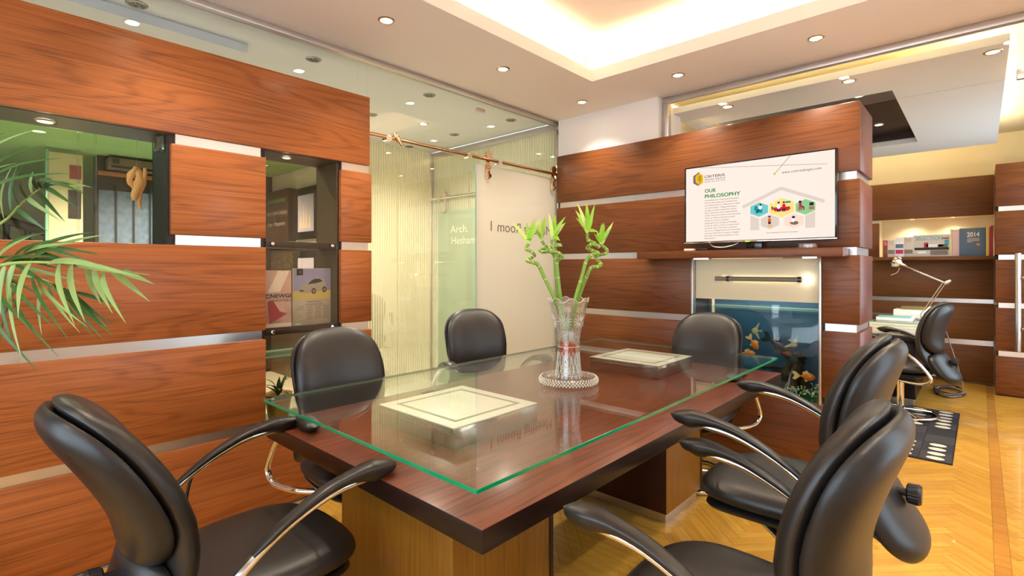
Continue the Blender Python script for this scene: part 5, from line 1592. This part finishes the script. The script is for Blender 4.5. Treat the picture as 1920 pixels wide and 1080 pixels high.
G().ball(hd + Vector((0.0, 0, 0.06)), 0.022).build('pivot', 'chrome', dl, 50)
G().tube(catmull([hd + Vector((0.0, 0, -0.04)), hd + Vector((-0.02, 0, -0.09)), hd + Vector((-0.075, 0, -0.12))], 6), 0.003, 6).build('cord', 'mag_white', dl, 50)
# papers, binders and phone
M['paper'] = P('white_paper', srgb(240, 240, 244), 0.6); M['teal'] = P('teal_cover', srgb(120, 186, 186), 0.4); M['olive'] = P('olive_binder', srgb(120, 112, 60), 0.5)
pr = empty('paper_stack', (2.25, 6.66, 0.8125), 'stack of white papers with a teal cover on the desk', 'papers')
box('sheets', 2.10, 2.40, 6.50, 6.78, 0.8125, 0.842, 'paper', pr, 0.002); box('cover', 2.10, 2.38, 6.50, 6.78, 0.8422, 0.846, 'teal', pr, 0.001)
tag(box('document_pile', 2.20, 2.52, 6.95, 7.2, 0.8125, 0.90, 'paper', None, 0.004), 'taller white document pile behind the teal cover', 'papers')
tag(box('binder', 2.26, 2.50, 7.0, 7.15, 0.9005, 0.935, 'olive', None, 0.004), 'olive binder lying on the white document pile', 'binder')
pn_ = tag(G().cyl((2.085, 6.52, 0.828), (2.085, 6.62, 0.828), 0.013, 12).build('pen_cap', 'matteblack', None, 40), 'black round cap at the left end of the papers', 'pen')
ph = empty('desk_phone', (2.51, 6.62, 0.8125), 'white desk phone behind the office chair back', 'phone')
box('phone_body', 2.46, 2.575, 6.55, 6.72, 0.8125, 0.85, 'paper', ph, 0.008)
G().tube(catmull([(2.50, 6.60, 0.85), (2.51, 6.62, 0.91), (2.54, 6.65, 0.945), (2.56, 6.67, 0.90)], 5), 0.02, 10).build('handset', 'paper', ph, 50)
# cables
cb = empty('floor_cables', (2.7, 7.6, 0.0), 'tangle of thin grey cables on the floor beside the desk', 'cable')
M['cable'] = P('grey_cable', srgb(150, 140, 146), 0.5); M['cable_dark'] = P('dark_cable', srgb(66, 56, 60), 0.5)
G().tube(catmull([(2.58, 6.72, 0.78), (2.64, 6.8, 0.72), (2.68, 6.9, 0.55), (2.74, 7.0, 0.30), (2.77, 7.05, 0.12), (2.74, 7.1, 0.02), (2.62, 7.2, 0.008), (2.50, 7.3, 0.008)], 8), 0.005, 8).build('hanging_cable', 'cable', cb, 60)
rc_ = random.Random(9)
for k in range(5):
    a0 = rc_.uniform(0, 6)
    pts = [(2.66 + 0.13 * math.cos(a0 + t * 0.9) * rc_.uniform(0.7, 1.1), 7.25 + 0.28 * math.sin(a0 + t * 0.9) * rc_.uniform(0.6, 1.1), 0.008 + 0.009 * k) for t in range(9)]
    G().tube(catmull(pts, 5), 0.005, 6).build('coiled_cable', 'cable' if k % 2 else 'cable_dark', cb, 60)
# rug of hide patches
M['hide'] = P('black_hide', srgb(26, 25, 32), 0.85, noise=0.3, nscale=20, bump=0.4, bscale=200)
M['hide2'] = P('charcoal_hide', srgb(44, 41, 44), 0.85, noise=0.3, nscale=20, bump=0.4, bscale=200)
M['hide_spot'] = P('cream_hide', srgb(206, 196, 176), 0.85, noise=0.12, nscale=20); M['hide_tan'] = P('tan_hide', srgb(150, 104, 66), 0.85, noise=0.2, nscale=20)
rug = tag(box('rug', 1.85, 2.765, 4.60, 6.28, 0.0005, 0.005, 'matteblack'), 'black hide patchwork rug with cream dots on the office floor', 'rug')
rr_ = random.Random(4)
nx, ny = 5, 7
dx, dy = (2.76 - 1.855) / nx, (6.275 - 4.605) / ny
for i in range(nx):
    for j in range(ny):
        x, y = 1.855 + i * dx, 4.605 + j * dy
        pt_ = box('patch', x + 0.002, x + dx - 0.002, y + 0.002, y + dy - 0.002, 0.0051, 0.009, 'hide' if (i + j) % 2 else 'hide2', rug)
        if j not in (2, 3) or rr_.random() < 0.15:
            for b in range(2):
                cx, cy = x + dx * 0.5, y + dy * (0.26 + 0.48 * b)
                G().prism([(cx + 0.052 * math.cos(t * PI / 6), cy + 0.036 * math.sin(t * PI / 6)) for t in range(12)], 2, 0.0091, 0.0105).build('dot', 'hide_tan' if rr_.random() < 0.15 else 'hide_spot', pt_)
# books in the lit niche
M['bk_red'] = P('book_red', srgb(170, 44, 50), 0.4); M['bk_grey'] = P('book_grey', srgb(206, 200, 196), 0.4, noise=0.08); M['bk_pink'] = P('book_pink', srgb(228, 196, 206), 0.4); M['bk_blue'] = P('book_slate_blue', srgb(92, 116, 148), 0.4); M['bk_yellow'] = P('book_yellow', srgb(236, 206, 60), 0.4); M['bk_cream'] = P('book_cream', srgb(232, 220, 150), 0.4); M['bk_magenta'] = P('book_magenta', srgb(190, 40, 96), 0.4); M['bk_cyan'] = P('book_cyan_print', srgb(70, 160, 196), 0.4); M['bk_green'] = P('book_green_print', srgb(96, 110, 70), 0.4); M['bk_gold'] = P('book_gold_print', srgb(196, 150, 70), 0.4)
YB = 7.92
ZS = 1.4913
books = [
    (1.995, 2.042, 1.70, 'bk_red', 'S', 'bk_grey', 'red magazine with a big S, leftmost in the lit book niche'),
    (2.044, 2.118, 1.705, 'bk_grey', 'SE', 'bk_gold', 'grey magazine with gold SE letters, second in the lit niche'),
    (2.120, 2.205, 1.735, 'paper', 'SEI', 'bk_grey', 'white magazine with a crimson cover band in the lit niche'),
    (2.207, 2.296, 1.735, 'bk_grey', 'SE', 'bk_gold', 'pale grey magazine with gold letters left of the wide magazine'),
    (2.298, 2.640, 1.752, 'bk_grey', 'SELECTION', 'bk_cyan', 'wide magazine titled SELECTIO in blue on the office shelf'),
    (2.642, 2.658, 1.81, 'bk_cream', None, None, 'narrow pale yellow book spine between magazine and pink spine'),
    (2.660, 2.720, 1.805, 'bk_pink', None, None, 'broad pale pink book spine left of the blue 2014 book'),
    (2.722, 2.952, 1.815, 'bk_blue', '2014', 'paper', 'slate blue book with 2014 on its cover'),
    (2.954, 2.976, 1.82, 'bk_yellow', None, None, 'bright yellow book spine right of the blue 2014 book'),
    (2.978, 2.990, 1.82, 'bk_magenta', None, None, 'thin magenta book spine near the niche end'),
    (2.992, 3.012, 1.835, 'bk_red', None, None, 'red and white book spine, last at the right niche end'),
]
for x0, x1, zt, m_, ttl, tm, lab in books:
    b = tag(box('book', x0, x1, YB, YB + (0.02 if ttl else 0.2), ZS, zt, m_, None, 0.001), lab, 'book', 'books and magazines in the lit niche')
    if ttl == '2014':
        text('title', ttl, tm, b, (2.788, YB - 0.0008, 1.715), (1, 0, 0), (0, 0, 1), height=0.052, width=0.108, bold=0.03)
        for k in range(4):
            box('title_line', 2.79, 2.895 - 0.012 * (k == 3) * 5, YB - 0.0008, YB - 0.0002, 1.69 - k * 0.013, 1.697 - k * 0.013, 'bk_grey', b)
        G().prism([(2.885 + 0.016 * math.cos(t * PI / 6), 1.625 + 0.016 * math.sin(t * PI / 6)) for t in range(12)], 1, YB - 0.0008, YB - 0.0002).build('seal', 'bk_gold', b)
    elif ttl == 'SELECTION':
        text('title', ttl, tm, b, (2.322, YB - 0.0008, 1.688), (1, 0, 0), (0, 0, 1), height=0.045, width=0.25)
        for r_, mm_ in (((2.31, 2.63, 1.57, 1.60), 'print_dark'), ((2.42, 2.58, 1.61, 1.64), 'paper'), ((2.40, 2.44, 1.60, 1.66), 'bk_red'), ((2.53, 2.62, 1.60, 1.635), 'bk_green'), ((2.59, 2.63, 1.63, 1.69), 'bk_cyan'), ((2.34, 2.42, 1.53, 1.555), 'paper'), ((2.46, 2.62, 1.51, 1.565), 'print_grey'), ((2.57, 2.63, 1.70, 1.715), 'bk_red')):
            box('cover_print', r_[0], r_[1], YB - 0.0008, YB - 0.0002, r_[2], r_[3], mm_, b)
    elif ttl:
        text('title', ttl, tm, b, (x0 + 0.008, YB - 0.0008, zt - 0.06), (1, 0, 0), (0, 0, 1), height=0.042, width=(x1 - x0) * 0.75)
        c2_ = {'bk_red': 'bk_green', 'paper': 'bk_magenta'}.get(m_, 'print_grey')
        box('cover_print', x0 + 0.004, x1 - 0.004, YB - 0.0008, YB - 0.0002, 1.53, 1.58, c2_, b)
        if m_ == 'paper': box('cover_print', x0 + 0.004, x1 - 0.004, YB - 0.0008, YB - 0.0002, 1.60, 1.65, 'bk_blue', b)
# power lead of the table on the left
tag(G().tube(catmull([(0.74, 0.70, 0.64), (0.66, 0.66, 0.60), (0.60, 0.62, 0.50), (0.60, 0.60, 0.30), (0.62, 0.60, 0.01)], 8), 0.006, 8).build('power_lead', 'matteblack', None, 60), 'black power lead hanging from the near left table corner', 'cable')
